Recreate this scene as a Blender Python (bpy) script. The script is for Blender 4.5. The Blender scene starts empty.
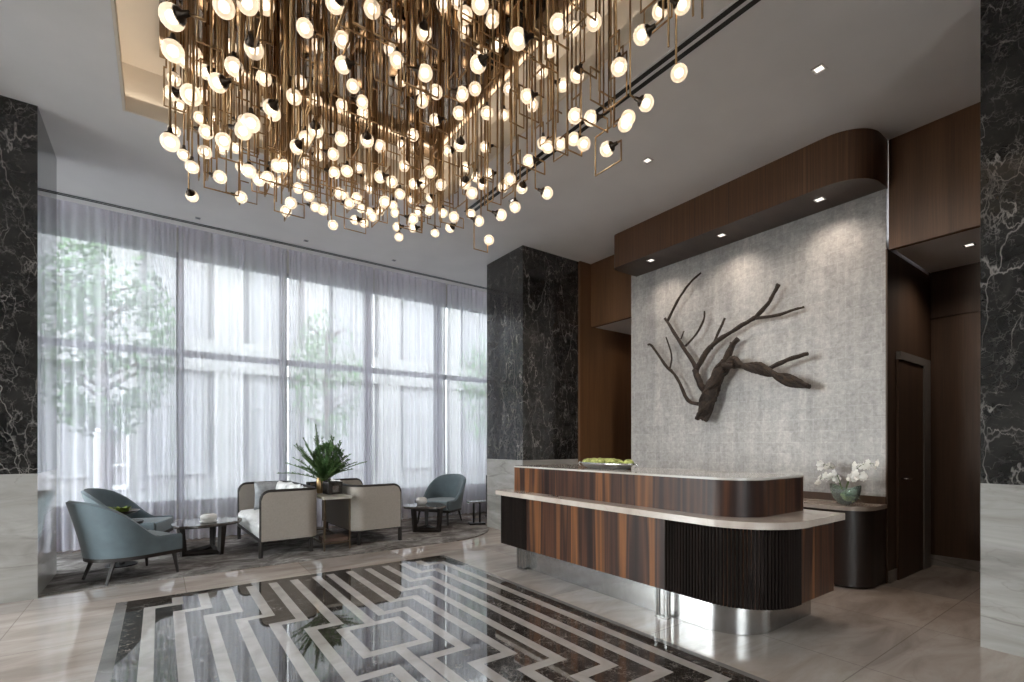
import bpy, bmesh, math, random
from math import sin, cos, pi, radians
from mathutils import Vector, Matrix, noise
random.seed(7)
SC = bpy.context.scene
COL = SC.collection

# ---------------------------------------------------------------- materials
def new_mat(name):
    m = bpy.data.materials.new(name); m.use_nodes = True
    nt = m.node_tree; b = nt.nodes['Principled BSDF']
    return m, nt, b
def N(nt, t, **kw):
    n = nt.nodes.new(t)
    for k, v in kw.items():
        if k in n.inputs.keys() if hasattr(n.inputs, 'keys') else False: n.inputs[k].default_value = v
        else: setattr(n, k, v)
    return n
def L(nt, a, b): nt.links.new(a, b)
def ramp(nt, fac, stops):
    r = nt.nodes.new('ShaderNodeValToRGB'); e = r.color_ramp.elements
    while len(e) < len(stops): e.new(0.5)
    for el, (p, c) in zip(e, stops):
        el.position = p; el.color = (c[0], c[1], c[2], 1)
    L(nt, fac, r.inputs[0]); return r.outputs[0]
def coords(nt, scale=(1, 1, 1), rot=(0, 0, 0), src='Object'):
    tc = nt.nodes.new('ShaderNodeTexCoord'); mp = nt.nodes.new('ShaderNodeMapping')
    mp.inputs['Scale'].default_value = scale; mp.inputs['Rotation'].default_value = rot
    L(nt, tc.outputs[src], mp.inputs[0]); return mp.outputs[0]
def noise_n(nt, vec, scale=5, detail=4, rough=.5, dist=0):
    n = nt.nodes.new('ShaderNodeTexNoise'); n.inputs['Scale'].default_value = scale
    n.inputs['Detail'].default_value = detail; n.inputs['Roughness'].default_value = rough
    n.inputs['Distortion'].default_value = dist
    L(nt, vec, n.inputs['Vector']); return n.outputs['Fac']
def math_n(nt, op, a, b=None, clamp=False):
    n = nt.nodes.new('ShaderNodeMath'); n.operation = op; n.use_clamp = clamp
    for i, v in enumerate((a, b)):
        if v is None: continue
        if isinstance(v, (int, float)): n.inputs[i].default_value = v
        else: L(nt, v, n.inputs[i])
    return n.outputs[0]
def mix(nt, fac, a, b, mode='MIX'):
    n = nt.nodes.new('ShaderNodeMix'); n.data_type = 'RGBA'; n.blend_type = mode
    for i, v in ((0, fac), (6, a), (7, b)):
        if isinstance(v, (int, float)): n.inputs[i].default_value = v
        elif isinstance(v, tuple): n.inputs[i].default_value = (v[0], v[1], v[2], 1)
        else: L(nt, v, n.inputs[i])
    return n.outputs[2]
def bump(nt, b, h, strength=.2, dist=.01):
    n = nt.nodes.new('ShaderNodeBump'); n.inputs['Strength'].default_value = strength
    n.inputs['Distance'].default_value = dist; L(nt, h, n.inputs['Height']); L(nt, n.outputs[0], b.inputs['Normal'])
def plain(name, col, rough=.5, metal=0, ior=1.5, var=.06, nscale=8, bmp=0, sheen=0, alpha=None):
    """procedural: a base colour with fine noise variation"""
    m, nt, b = new_mat(name)
    f = noise_n(nt, coords(nt), nscale, 4)
    lo = tuple(max(0, c * (1 - var * 2)) for c in col); hi = tuple(c * (1 + var * 2) for c in col)
    L(nt, ramp(nt, f, [(.3, lo), (.7, hi)]), b.inputs['Base Color'])
    b.inputs['Roughness'].default_value = rough; b.inputs['Metallic'].default_value = metal
    b.inputs['IOR'].default_value = ior
    if sheen: b.inputs['Sheen Weight'].default_value = sheen
    if bmp: bump(nt, b, noise_n(nt, coords(nt), nscale * 12, 3), bmp, .004)
    return m
def veins(nt, vec, scale, width, dist=.6, thin=.5):
    """thin crooked vein mask 0..1"""
    nz = nt.nodes.new('ShaderNodeTexNoise'); nz.inputs['Scale'].default_value = scale * 1.3; nz.inputs['Detail'].default_value = 5
    L(nt, vec, nz.inputs['Vector'])
    va = nt.nodes.new('ShaderNodeVectorMath'); va.operation = 'SCALE'; va.inputs['Scale'].default_value = dist
    L(nt, nz.outputs['Color'], va.inputs[0])
    vb = nt.nodes.new('ShaderNodeVectorMath'); vb.operation = 'ADD'; L(nt, vec, vb.inputs[0]); L(nt, va.outputs[0], vb.inputs[1])
    vo = nt.nodes.new('ShaderNodeTexVoronoi'); vo.feature = 'DISTANCE_TO_EDGE'; vo.inputs['Scale'].default_value = scale
    L(nt, vb.outputs[0], vo.inputs['Vector'])
    line = math_n(nt, 'SUBTRACT', 1, math_n(nt, 'DIVIDE', vo.outputs['Distance'], width), True)
    gate = ramp(nt, noise_n(nt, vec, scale * .9, 3), [(.42, (0, 0, 0)), (.68, (1, 1, 1))])
    return math_n(nt, 'MULTIPLY', line, gate)
def dark_marble(name, rough=.10, ior=1.5, vs=1.0, base=((.006,.006,.006), (.030,.027,.025)), vein=(.34,.31,.29), rot=(0.5,.7,.3)):
    m, nt, b = new_mat(name)
    v = coords(nt, (1, 1, 1), rot)
    c = ramp(nt, noise_n(nt, v, 3.5, 8, .62, .6), [(.3, base[0]), (.72, base[1])])
    v2 = coords(nt, (1.0, 1.0, .45), rot)
    m1 = veins(nt, v2, 2.2 * vs, .013, .55)
    m2 = veins(nt, v2, 5.5 * vs, .030, .35)
    m3 = veins(nt, v, 12 * vs, .07, .25)
    c = mix(nt, math_n(nt, 'MULTIPLY', m3, .30), c, vein)
    c = mix(nt, math_n(nt, 'MULTIPLY', m2, .7), c, vein)
    c = mix(nt, math_n(nt, 'MULTIPLY', m1, .8), c, vein)
    L(nt, c, b.inputs['Base Color']); b.inputs['Roughness'].default_value = rough; b.inputs['IOR'].default_value = ior
    return m
def light_marble(name, rough=.12, ior=1.5, cols=((.50,.48,.46), (.70,.68,.66)), vein=(.25,.24,.23), rot=(.2,.5,.3), scale=(.6,.6,2.6), vw=.010, vamt=.7):
    m, nt, b = new_mat(name)
    v = coords(nt, scale, rot)
    c = ramp(nt, noise_n(nt, v, 1.8, 8, .6, .8), [(.3, cols[0]), (.7, cols[1])])
    m1 = veins(nt, v, .9, vw, .8); m2 = veins(nt, v, 3.1, vw * 1.6, .5)
    c = mix(nt, math_n(nt, 'MULTIPLY', m2, vamt * .45), c, vein); c = mix(nt, math_n(nt, 'MULTIPLY', m1, vamt), c, vein)
    L(nt, c, b.inputs['Base Color']); b.inputs['Roughness'].default_value = rough; b.inputs['IOR'].default_value = ior
    return m
def wood(name, stops, sc=(6, 6, .25), nscale=1.6, rough=.35, dist=.3, fine=.35, ior=1.5, detail=3, **_k):
    """veneer with vertical grain"""
    m, nt, b = new_mat(name)
    v = coords(nt, sc)
    f = noise_n(nt, v, nscale, detail, .55, dist)
    c = ramp(nt, f, stops)
    g = noise_n(nt, coords(nt, (sc[0] * 18, sc[1] * 18, sc[2] * 6)), 1.5, 5, .6)
    c = mix(nt, fine, c, ramp(nt, g, [(.3, (.35, .35, .35)), (.7, (1.5, 1.4, 1.3))]), 'MULTIPLY')
    L(nt, c, b.inputs['Base Color']); b.inputs['Roughness'].default_value = rough; b.inputs['IOR'].default_value = ior
    bump(nt, b, g, .08, .002)
    return m
M = {}
M['dark_marble'] = dark_marble('dark_marble')
M['dark_marble_side'] = dark_marble('dark_marble_polished', rough=.02, ior=2.6)
M['pale_marble'] = light_marble('pale_marble', cols=((.22,.205,.19), (.38,.36,.34)), vein=(.11,.095,.085), vw=.025)
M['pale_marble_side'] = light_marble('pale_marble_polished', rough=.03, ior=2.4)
M['counter_marble'] = light_marble('counter_marble', rough=.1, cols=((.42,.34,.29), (.58,.51,.45)), scale=(1.5,1.5,1.5), vein=(.38,.28,.22))
M['desk_wood'] = wood('striped_veneer', [(.30,(.010,.006,.006)), (.42,(.028,.014,.011)), (.47,(.075,.032,.018)), (.53,(.024,.013,.011)), (.60,(.19,.078,.030)), (.66,(.05,.023,.015)), (.74,(.12,.050,.022))], (3.4,3.4,.10), 1.5, .38, .15, .3, ior=1.33, detail=2)
M['fluted_wood'] = wood('dark_fluted_wood', [(.3,(.006,.004,.003)), (.7,(.016,.010,.008))], (6,6,.3), 1.6, .85, ior=1.25)
M['panel_wood'] = wood('brown_wall_veneer', [(.3,(.10,.046,.020)), (.7,(.155,.074,.034))], (4,4,.2), 1.4, .38, .3, .35)
M['dark_panel'] = wood('dark_wall_veneer', [(.3,(.060,.032,.019)), (.7,(.10,.056,.033))], (4,4,.2), 1.4, .6, .3, .35)
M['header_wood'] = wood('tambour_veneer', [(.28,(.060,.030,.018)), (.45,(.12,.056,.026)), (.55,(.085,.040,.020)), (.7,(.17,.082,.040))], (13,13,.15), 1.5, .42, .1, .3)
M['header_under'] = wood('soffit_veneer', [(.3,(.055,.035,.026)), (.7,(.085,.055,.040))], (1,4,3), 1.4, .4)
M['ceiling'] = plain('ceiling_paint', (.80,.775,.76), .8, var=.015, nscale=2)
M['tray'] = plain('tray_paint', (.78,.70,.60), .8, var=.015, nscale=2)
M['wall_paint'] = plain('wall_paint', (.55,.53,.50), .8, var=.03, nscale=2)
M['steel'] = plain('brushed_steel', (.50,.49,.48), .25, 1, var=.05, nscale=20)
M['brass'] = plain('aged_brass', (.42,.27,.14), .3, .95, var=.12, nscale=12)
M['bronze_mirror'] = plain('bronze_mirror', (.36,.27,.19), .06, 1, var=.05, nscale=2)
M['black_metal'] = plain('black_metal', (.015,.014,.014), .4, .3)
M['dark_frame'] = plain('dark_stained_wood', (.014,.009,.007), .5, 0, nscale=20)
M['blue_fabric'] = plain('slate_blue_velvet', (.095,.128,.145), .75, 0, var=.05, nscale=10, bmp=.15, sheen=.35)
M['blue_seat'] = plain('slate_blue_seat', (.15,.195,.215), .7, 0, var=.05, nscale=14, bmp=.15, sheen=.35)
M['beige_fabric'] = plain('taupe_linen', (.33,.29,.255), .85, 0, var=.03, nscale=60, bmp=.15)
M['cream_fabric'] = plain('cream_upholstery', (.74,.73,.72), .8, 0, var=.05, nscale=20, bmp=.15)
M['pillow_a'] = plain('white_pillow_cloth', (.70,.69,.68), .85, 0, var=.16, nscale=9, bmp=.2)
M['pillow_b'] = plain('grey_pillow_cloth', (.36,.37,.39), .85, 0, var=.2, nscale=9, bmp=.2)
M['smoke_top'] = dark_marble('table_top_marble', rough=.08, ior=1.7, vs=2, base=((.05,.04,.036), (.11,.09,.08)), vein=(.4,.38,.36))
M['white_ceramic'] = plain('white_ceramic', (.75,.73,.70), .3, 0, var=.03)
M['stone_top'] = plain('beige_stone_top', (.42,.39,.34), .4, 0, var=.08, nscale=6)
M['leaf'] = plain('fern_leaf', (.07,.14,.045), .55, 0, var=.3, nscale=9)
M['leaf_light'] = plain('yellow_green_leaf', (.24,.30,.05), .55, 0, var=.25, nscale=12)
M['stem_green'] = plain('stem_green', (.09,.14,.04), .55, 0, var=.2)
M['moss'] = plain('moss', (.36,.38,.12), .95, 0, var=.3, nscale=30, bmp=.6)
M['petal'] = plain('white_petal', (.80,.77,.72), .6, 0, var=.05)
M['orchid_leaf'] = plain('orchid_leaf', (.03,.12,.02), .4, 0, var=.2)
M['bark'] = None
M['sofa_shadow'] = None
M['glass_green'] = None
M['tree_leaf'] = plain('tree_leaf', (.07,.16,.04), .6, 0, var=.4, nscale=1.5)
M['tree_bark'] = plain('tree_bark', (.12,.09,.07), .9, 0, var=.3, nscale=6)
M['facade'] = plain('facade_stone', (.36,.355,.35), .85, 0, var=.06, nscale=1)
M['facade_glass'] = plain('facade_glass', (.31,.31,.32), .3, 0, var=.1)
M['white_paint'] = plain('white_paint', (.75,.75,.76), .5, 0, var=.02)
M['paving'] = plain('street_paving', (.22,.22,.22), .9, 0, var=.08, nscale=2)
M['mullion'] = plain('window_frame_metal', (.42,.42,.44), .5, .2)
M['door_dark'] = wood('dark_door_veneer', [(.3,(.012,.008,.007)), (.7,(.022,.014,.011))], (4,4,.3), 1.4, .4)
M['grey_paint'] = plain('grey_frame_paint', (.20,.185,.175), .5, 0, var=.03)

def mk_bark():
    m, nt, b = new_mat('driftwood_bark')
    v = coords(nt, (1, 1, 1))
    c = ramp(nt, noise_n(nt, v, 14, 6, .6, 1.2), [(.3, (.008,.005,.0035)), (.55, (.030,.016,.009)), (.75, (.065,.038,.020))])
    L(nt, c, b.inputs['Base Color']); b.inputs['Roughness'].default_value = .75
    bump(nt, b, noise_n(nt, v, 45, 5, .6, .8), .7, .02); M['bark'] = m
mk_bark()
def mk_glass(name, col, rough=.0, ior=1.45):
    m, nt, b = new_mat(name)
    f = noise_n(nt, coords(nt), 3, 2)
    L(nt, ramp(nt, f, [(.3, col), (.7, tuple(min(1, c * 1.03) for c in col))]), b.inputs['Base Color'])
    b.inputs['Roughness'].default_value = rough; b.inputs['Transmission Weight'].default_value = 1; b.inputs['IOR'].default_value = ior
    return m
M['clear_glass'] =  mk_glass('clear_glass', (.95,.96,.97))
def mk_pane():
    # thin architectural pane: mostly clear with a mirror coat
    m = bpy.data.materials.new('window_pane'); m.use_nodes = True; nt = m.node_tree; nt.nodes.clear()
    o = nt.nodes.new('ShaderNodeOutputMaterial'); t = nt.nodes.new('ShaderNodeBsdfTransparent'); g = nt.nodes.new('ShaderNodeBsdfGlossy')
    g.inputs['Roughness'].default_value = .02; t.inputs[0].default_value = (.93,.96,.95,1)
    x = nt.nodes.new('ShaderNodeMixShader'); f = nt.nodes.new('ShaderNodeFresnel'); f.inputs[0].default_value = 1.4
    L(nt, f.outputs[0], x.inputs[0]); L(nt, t.outputs[0], x.inputs[1]); L(nt, g.outputs[0], x.inputs[2]); L(nt, x.outputs[0], o.inputs[0])
    return m
M['pane'] = mk_pane()
def mk_thin_glass():
    m = bpy.data.materials.new('thin_green_glass'); m.use_nodes = True; nt = m.node_tree; nt.nodes.clear()
    o = nt.nodes.new('ShaderNodeOutputMaterial'); t = nt.nodes.new('ShaderNodeBsdfTransparent'); g = nt.nodes.new('ShaderNodeBsdfGlossy'); d = nt.nodes.new('ShaderNodeBsdfDiffuse')
    c = ramp(nt, noise_n(nt, coords(nt), 6, 2), [(.3, (.72,.86,.76)), (.7, (.78,.90,.82))]); L(nt, c, t.inputs[0]); L(nt, c, d.inputs[0]); g.inputs['Roughness'].default_value = .03
    y = nt.nodes.new('ShaderNodeMixShader'); y.inputs[0].default_value = .2; L(nt, t.outputs[0], y.inputs[1]); L(nt, d.outputs[0], y.inputs[2])
    x = nt.nodes.new('ShaderNodeMixShader'); f = nt.nodes.new('ShaderNodeFresnel'); f.inputs[0].default_value = 1.5
    L(nt, f.outputs[0], x.inputs[0]); L(nt, y.outputs[0], x.inputs[1]); L(nt, g.outputs[0], x.inputs[2]); L(nt, x.outputs[0], o.inputs[0]); return m
M['glass_green'] = mk_thin_glass()
def mk_sheer():
    m = bpy.data.materials.new('sheer_voile'); m.use_nodes = True; nt = m.node_tree; nt.nodes.clear()
    o = nt.nodes.new('ShaderNodeOutputMaterial'); t = nt.nodes.new('ShaderNodeBsdfTransparent')
    tl = nt.nodes.new('ShaderNodeBsdfTranslucent'); df = nt.nodes.new('ShaderNodeBsdfDiffuse')
    weave = noise_n(nt, coords(nt, (140, 4, 140)), 1, 3)
    col = ramp(nt, weave, [(.3, (.79,.78,.86)), (.7, (.89,.88,.95))])
    L(nt, col, tl.inputs[0]); L(nt, col, df.inputs[0])
    a = nt.nodes.new('ShaderNodeMixShader'); a.inputs[0].default_value = .38; L(nt, tl.outputs[0], a.inputs[1]); L(nt, df.outputs[0], a.inputs[2])
    x = nt.nodes.new('ShaderNodeMixShader'); x.inputs[0].default_value = SHEER
    L(nt, t.outputs[0], x.inputs[1]); L(nt, a.outputs[0], x.inputs[2]); L(nt, x.outputs[0], o.inputs[0])
    return m
SHEER = .76
M['sheer'] = mk_sheer()
def emit(name, col, s):
    m = bpy.data.materials.new(name); m.use_nodes = True; nt = m.node_tree; nt.nodes.clear()
    o = nt.nodes.new('ShaderNodeOutputMaterial'); e = nt.nodes.new('ShaderNodeEmission')
    c = ramp(nt, noise_n(nt, coords(nt), 5, 2), [(0, col), (1, tuple(x * .98 for x in col))]); L(nt, c, e.inputs[0])
    e.inputs[1].default_value = s; L(nt, e.outputs[0], o.inputs[0]); return m
BULB = 4.2
M['bulb'] = emit('lamp_glow', (1, .80, .58), BULB)
M['led'] = emit('led_glow', (1, .9, .80), .9)
M['cove_fill'] = emit('cove_fill_glow', (1, .90, .76), 3.2)
def mk_opal():
    m = bpy.data.materials.new('opal_glass'); m.use_nodes = True; nt = m.node_tree; nt.nodes.clear()
    o = nt.nodes.new('ShaderNodeOutputMaterial'); t = nt.nodes.new('ShaderNodeBsdfTransparent'); t.inputs[0].default_value = (1, .97, .92, 1)
    d = nt.nodes.new('ShaderNodeBsdfDiffuse'); tl = nt.nodes.new('ShaderNodeBsdfTranslucent')
    c = ramp(nt, noise_n(nt, coords(nt), 9, 2), [(.3, (.90,.85,.80)), (.7, (.93,.89,.84))]); L(nt, c, d.inputs[0]); L(nt, c, tl.inputs[0])
    a = nt.nodes.new('ShaderNodeMixShader'); a.inputs[0].default_value = .65; L(nt, d.outputs[0], a.inputs[1]); L(nt, tl.outputs[0], a.inputs[2])
    x = nt.nodes.new('ShaderNodeMixShader'); x.inputs[0].default_value = .6
    L(nt, t.outputs[0], x.inputs[1]); L(nt, a.outputs[0], x.inputs[2]); L(nt, x.outputs[0], o.inputs[0]); return m
M['opal'] = mk_opal()
def mk_floor():
    m, nt, b = new_mat('beige_floor_marble')
    tc = nt.nodes.new('ShaderNodeTexCoord'); sp = nt.nodes.new('ShaderNodeSeparateXYZ'); L(nt, tc.outputs['Object'], sp.inputs[0])
    T = 1.133
    fx = math_n(nt, 'DIVIDE', math_n(nt, 'ADD', sp.outputs[0], .93 + 10 * T), T); fy = math_n(nt, 'DIVIDE', math_n(nt, 'ADD', sp.outputs[1], -1.2 + 10 * T), T)
    def seam(f):
        fr = math_n(nt, 'FRACT', f); d = math_n(nt, 'MINIMUM', fr, math_n(nt, 'SUBTRACT', 1, fr)); return math_n(nt, 'LESS_THAN', d, .0028)
    s = math_n(nt, 'MAXIMUM', seam(fx), seam(fy))
    cmb = nt.nodes.new('ShaderNodeCombineXYZ'); L(nt, math_n(nt, 'FLOOR', fx), cmb.inputs[0]); L(nt, math_n(nt, 'FLOOR', fy), cmb.inputs[1])
    wn = nt.nodes.new('ShaderNodeTexWhiteNoise'); wn.noise_dimensions = '3D'; L(nt, cmb.outputs[0], wn.inputs[0])
    v = coords(nt, (.7, 2.2, 1), (0, 0, .55))
    c = ramp(nt, noise_n(nt, v, 1.6, 8, .62, .9), [(.28, (.26,.215,.185)), (.5, (.37,.32,.285)), (.75, (.47,.43,.395))])
    c = mix(nt, math_n(nt, 'MULTIPLY', veins(nt, v, 1.3, .016, .6), .45), c, (.26,.20,.16))
    tone = ramp(nt, wn.outputs[0], [(0, (.86,.86,.87)), (1, (1.06,1.02,1.0))])
    c = mix(nt, 1.0, c, tone, 'MULTIPLY'); c = mix(nt, math_n(nt, 'MULTIPLY', s, .6), c, (.14,.11,.09))
    L(nt, c, b.inputs['Base Color']); b.inputs['Roughness'].default_value = .07; b.inputs['IOR'].default_value = 1.65
    return m
M['floor'] = mk_floor()
M['inlay_dark'] = dark_marble('inlay_dark_marble', rough=.03, ior=2.1, vs=1.6, base=((.010,.008,.007), (.040,.031,.026)), vein=(.52,.48,.44), rot=(.2,.3,.9))
M['inlay_light'] = light_marble('inlay_light_marble', rough=.06, ior=1.7, cols=((.28,.255,.24), (.40,.37,.35)), vein=(.3,.26,.23), scale=(2,2,2))
M['inlay_grey'] = light_marble('inlay_grey_marble', rough=.06, ior=1.7, cols=((.13,.12,.115), (.20,.185,.175)), vein=(.3,.28,.26), scale=(2,2,2))
def mk_rug():
    m, nt, b = new_mat('grey_rug')
    c = ramp(nt, noise_n(nt, coords(nt, (1, 1.5, 1)), 2.6, 8, .72, .9), [(.36, (.085,.074,.068)), (.5, (.18,.163,.153)), (.64, (.36,.34,.325))])
    L(nt, c, b.inputs['Base Color']); b.inputs['Roughness'].default_value = 1.0; b.inputs['Specular IOR Level'].default_value = .1
    bump(nt, b, noise_n(nt, coords(nt), 120, 3), .5, .006); return m
M['rug'] = mk_rug()
def mk_leafwall():
    m, nt, b = new_mat('silver_leaf_plaster')
    v = coords(nt, (1, 1, 1), (0, pi / 2, 0)); v = coords(nt)
    mp = nt.nodes.new('ShaderNodeMapping'); mp.inputs['Rotation'].default_value = (pi / 2, 0, pi / 2)
    tc = nt.nodes.new('ShaderNodeTexCoord'); sp = nt.nodes.new('ShaderNodeSeparateXYZ'); L(nt, tc.outputs['Object'], sp.inputs[0])
    cx = nt.nodes.new('ShaderNodeCombineXYZ'); L(nt, sp.outputs[1], cx.inputs[0]); L(nt, sp.outputs[2], cx.inputs[1])
    br = nt.nodes.new('ShaderNodeTexBrick'); br.offset = .5; br.inputs['Scale'].default_value = 1
    br.inputs['Brick Width'].default_value = .16; br.inputs['Row Height'].default_value = .13; br.inputs['Mortar Size'].default_value = .003
    br.inputs['Mortar Smooth'].default_value = 1
    br.inputs['Color1'].default_value = (.37,.35,.335,1); br.inputs['Color2'].default_value = (.42,.40,.382,1); br.inputs['Mortar'].default_value = (.50,.48,.46,1)
    L(nt, cx.outputs[0], br.inputs['Vector'])
    n1 = ramp(nt, noise_n(nt, v, 22, 7, .72, .5), [(.32, (.74,.74,.74)), (.68, (1.24,1.23,1.21))])
    n2 = ramp(nt, noise_n(nt, coords(nt, (1, 2.2, .16)), 2.6, 4, .6), [(.3, (.80,.80,.81)), (.7, (1.16,1.15,1.14))])
    c = mix(nt, 1.0, mix(nt, 1.0, br.outputs['Color'], n1, 'MULTIPLY'), n2, 'MULTIPLY')
    L(nt, c, b.inputs['Base Color']); b.inputs['Roughness'].default_value = .5; b.inputs['Metallic'].default_value = .1
    bump(nt, b, noise_n(nt, v, 30, 5), .25, .01); return m
M['leaf_wall'] = mk_leafwall()

# ---------------------------------------------------------------- mesh helpers
def box(bm, x0, x1, y0, y1, z0, z1, mi=0, bev=0):
    vs = [bm.verts.new(p) for p in ((x0,y0,z0),(x1,y0,z0),(x1,y1,z0),(x0,y1,z0),(x0,y0,z1),(x1,y0,z1),(x1,y1,z1),(x0,y1,z1))]
    fs = []
    for q in ((0,3,2,1),(4,5,6,7),(0,1,5,4),(1,2,6,5),(2,3,7,6),(3,0,4,7)):
        f = bm.faces.new([vs[i] for i in q]); f.material_index = mi; fs.append(f)
    if bev:
        es = list({e for f in fs for e in f.edges})
        bmesh.ops.bevel(bm, geom=es, offset=bev, segments=2, affect='EDGES', profile=.7)
    return fs
def tube(bm, pts, rad, n=8, mi=0, cap=True, bumpy=0):
    """tapered tube along points; rad a number or a list"""
    pts = [Vector(p) for p in pts]; R = rad if isinstance(rad, (list, tuple)) else [rad] * len(pts)
    t0 = (pts[1] - pts[0]).normalized(); up = Vector((0, 0, 1)) if abs(t0.z) < .9 else Vector((1, 0, 0))
    u = t0.cross(up).normalized(); rings = []
    for i, p in enumerate(pts):
        if i == 0: t = t0
        elif i == len(pts) - 1: t = (pts[i] - pts[i-1]).normalized()
        else:
            t = ((pts[i+1] - pts[i]).normalized() + (pts[i] - pts[i-1]).normalized())
            t = t.normalized() if t.length > 1e-6 else (pts[i+1] - pts[i]).normalized()
        u = (u - t * u.dot(t)); u = u.normalized() if u.length > 1e-5 else t.orthogonal().normalized()
        w = t.cross(u); k = 1
        if 0 < i < len(pts) - 1:
            c = (pts[i] - pts[i-1]).normalized().dot((pts[i+1] - pts[i]).normalized()); k = 1 / max(.6, math.sqrt(max(0, (1 + c) / 2)))
        ring = []
        for j in range(n):
            a = 2 * pi * j / n; r = R[i] * (1 + (bumpy * noise.noise(p * 30 + Vector((j, 0, 0))) if bumpy else 0))
            ring.append(bm.verts.new(p + (u * cos(a) + w * sin(a)) * r * (k if n <= 4 else 1)))
        rings.append(ring)
    for a, b in zip(rings, rings[1:]):
        for j in range(n):
            f = bm.faces.new((a[j], a[(j+1) % n], b[(j+1) % n], b[j])); f.material_index = mi; f.smooth = n > 4
    if cap:
        f = bm.faces.new(rings[0][::-1]); f.material_index = mi; f = bm.faces.new(rings[-1]); f.material_index = mi
def lathe(bm, prof, seg=24, c=(0, 0, 0), mi=0, sx=1, sy=1):
    """prof list of (r, z)"""
    rings = []
    for r, z in prof:
        if r < 1e-5: rings.append([bm.verts.new((c[0], c[1], c[2] + z))])
        else: rings.append([bm.verts.new((c[0] + r * sx * cos(2*pi*j/seg), c[1] + r * sy * sin(2*pi*j/seg), c[2] + z)) for j in range(seg)])
    for a, b in zip(rings, rings[1:]):
        for j in range(seg):
            k = (j + 1) % seg
            if len(a) == 1 and len(b) == 1: continue
            if len(a) == 1: f = bm.faces.new((a[0], b[k], b[j]))
            elif len(b) == 1: f = bm.faces.new((a[j], a[k], b[0]))
            else: f = bm.faces.new((a[j], a[k], b[k], b[j]))
            f.material_index = mi; f.smooth = True
def prism(bm, poly, z0, z1, mi=0, bev=0):
    a = [bm.verts.new((x, y, z0)) for x, y in poly]; b = [bm.verts.new((x, y, z1)) for x, y in poly]; n = len(poly)
    fs = [bm.faces.new(a[::-1]), bm.faces.new(b)]
    for j in range(n): fs.append(bm.faces.new((a[j], a[(j+1) % n], b[(j+1) % n], b[j])))
    for f in fs: f.material_index = mi
    if bev: bmesh.ops.bevel(bm, geom=list(fs[0].edges) + list(fs[1].edges), offset=bev, segments=2, affect='EDGES')
    return fs
def rrect(x0, x1, y0, y1, rs, seg=8):
    """rounded rectangle; rs radii for corners (x0y0, x1y0, x1y1, x0y1)"""
    out = []
    for (cx, cy, a0), r in zip(((x0, y0, pi), (x1, y0, 1.5 * pi), (x1, y1, 0), (x0, y1, .5 * pi)), rs):
        if r <= 0: out.append((cx, cy)); continue
        ox = cx + (r if cx == x0 else -r); oy = cy + (r if cy == y0 else -r)
        for k in range(seg + 1):
            a = a0 + .5 * pi * k / seg; out.append((ox + r * cos(a), oy + r * sin(a)))
    return out
def finish(bm, name, mats, parent=None, smooth=None, recalc=True):
    if recalc: bmesh.ops.recalc_face_normals(bm, faces=bm.faces)
    me = bpy.data.meshes.new(name); bm.to_mesh(me); bm.free()
    for m in (mats if isinstance(mats, (list, tuple)) else [mats]): me.materials.append(M[m] if isinstance(m, str) else m)
    o = bpy.data.objects.new(name, me); COL.objects.link(o)
    if parent: o.parent = parent
    if smooth:
        for p in me.polygons: p.use_smooth = True
        me.set_sharp_from_angle(angle=radians(smooth))
    return o
def B(): return bmesh.new()
def tag(o, label, cat, group=None, kind=None):
    o['label'] = label; o['category'] = cat
    if group: o['group'] = group
    if kind: o['kind'] = kind
    return o
def empty(name, loc, rz, label, cat, group=None):
    o = bpy.data.objects.new(name, None); COL.objects.link(o); o.location = loc; o.rotation_euler = (0, 0, rz)
    o.empty_display_size = .1
    return tag(o, label, cat, group)
def struct(bm, name, mats, smooth=None, label=None):
    o = finish(bm, name, mats, None, smooth); o['kind'] = 'structure'
    if label: o['label'] = label
    return o
def dup(root, loc, rz, label):
    r = root.copy(); COL.objects.link(r); r.location = loc; r.rotation_euler = (0, 0, rz); r['label'] = label
    for ch in list(root.children):
        c = ch.copy(); COL.objects.link(c); c.parent = r
        for g in ch.children:
            d = g.copy(); COL.objects.link(d); d.parent = c
    return r
M['dark_cup'] = plain('dark_bronze_cup', (.045,.030,.020), .35, .7, var=.1)
M['counter_top_polished'] = light_marble('counter_top_polished', rough=.05, ior=1.9, cols=((.45,.40,.36), (.60,.56,.52)), scale=(1.5,1.5,1.5), vein=(.38,.28,.22))
M['dark_panel_deep'] = wood('console_veneer', [(.3,(.012,.008,.006)), (.5,(.03,.016,.012)), (.7,(.018,.011,.008))], (5,5,.2), 1.5, .42, .2, .3)
M['footed_dark'] = plain('dark_copper', (.07,.040,.025), .3, .6, var=.1)
M['brown_box'] = plain('brown_leather_box', (.10,.055,.038), .5, 0, var=.1)
M['smoke_metal'] = plain('smoky_metal', (.10,.092,.085), .25, .7, var=.15)
SKY, EXPO, LEFT = 4.7, 0.92, 3.0
M['dark_brass'] = plain('darkened_brass', (.12,.085,.055), .35, .8, var=.1)

# ================================================================ SETTING
CH = 4.49                        # ceiling height
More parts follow.
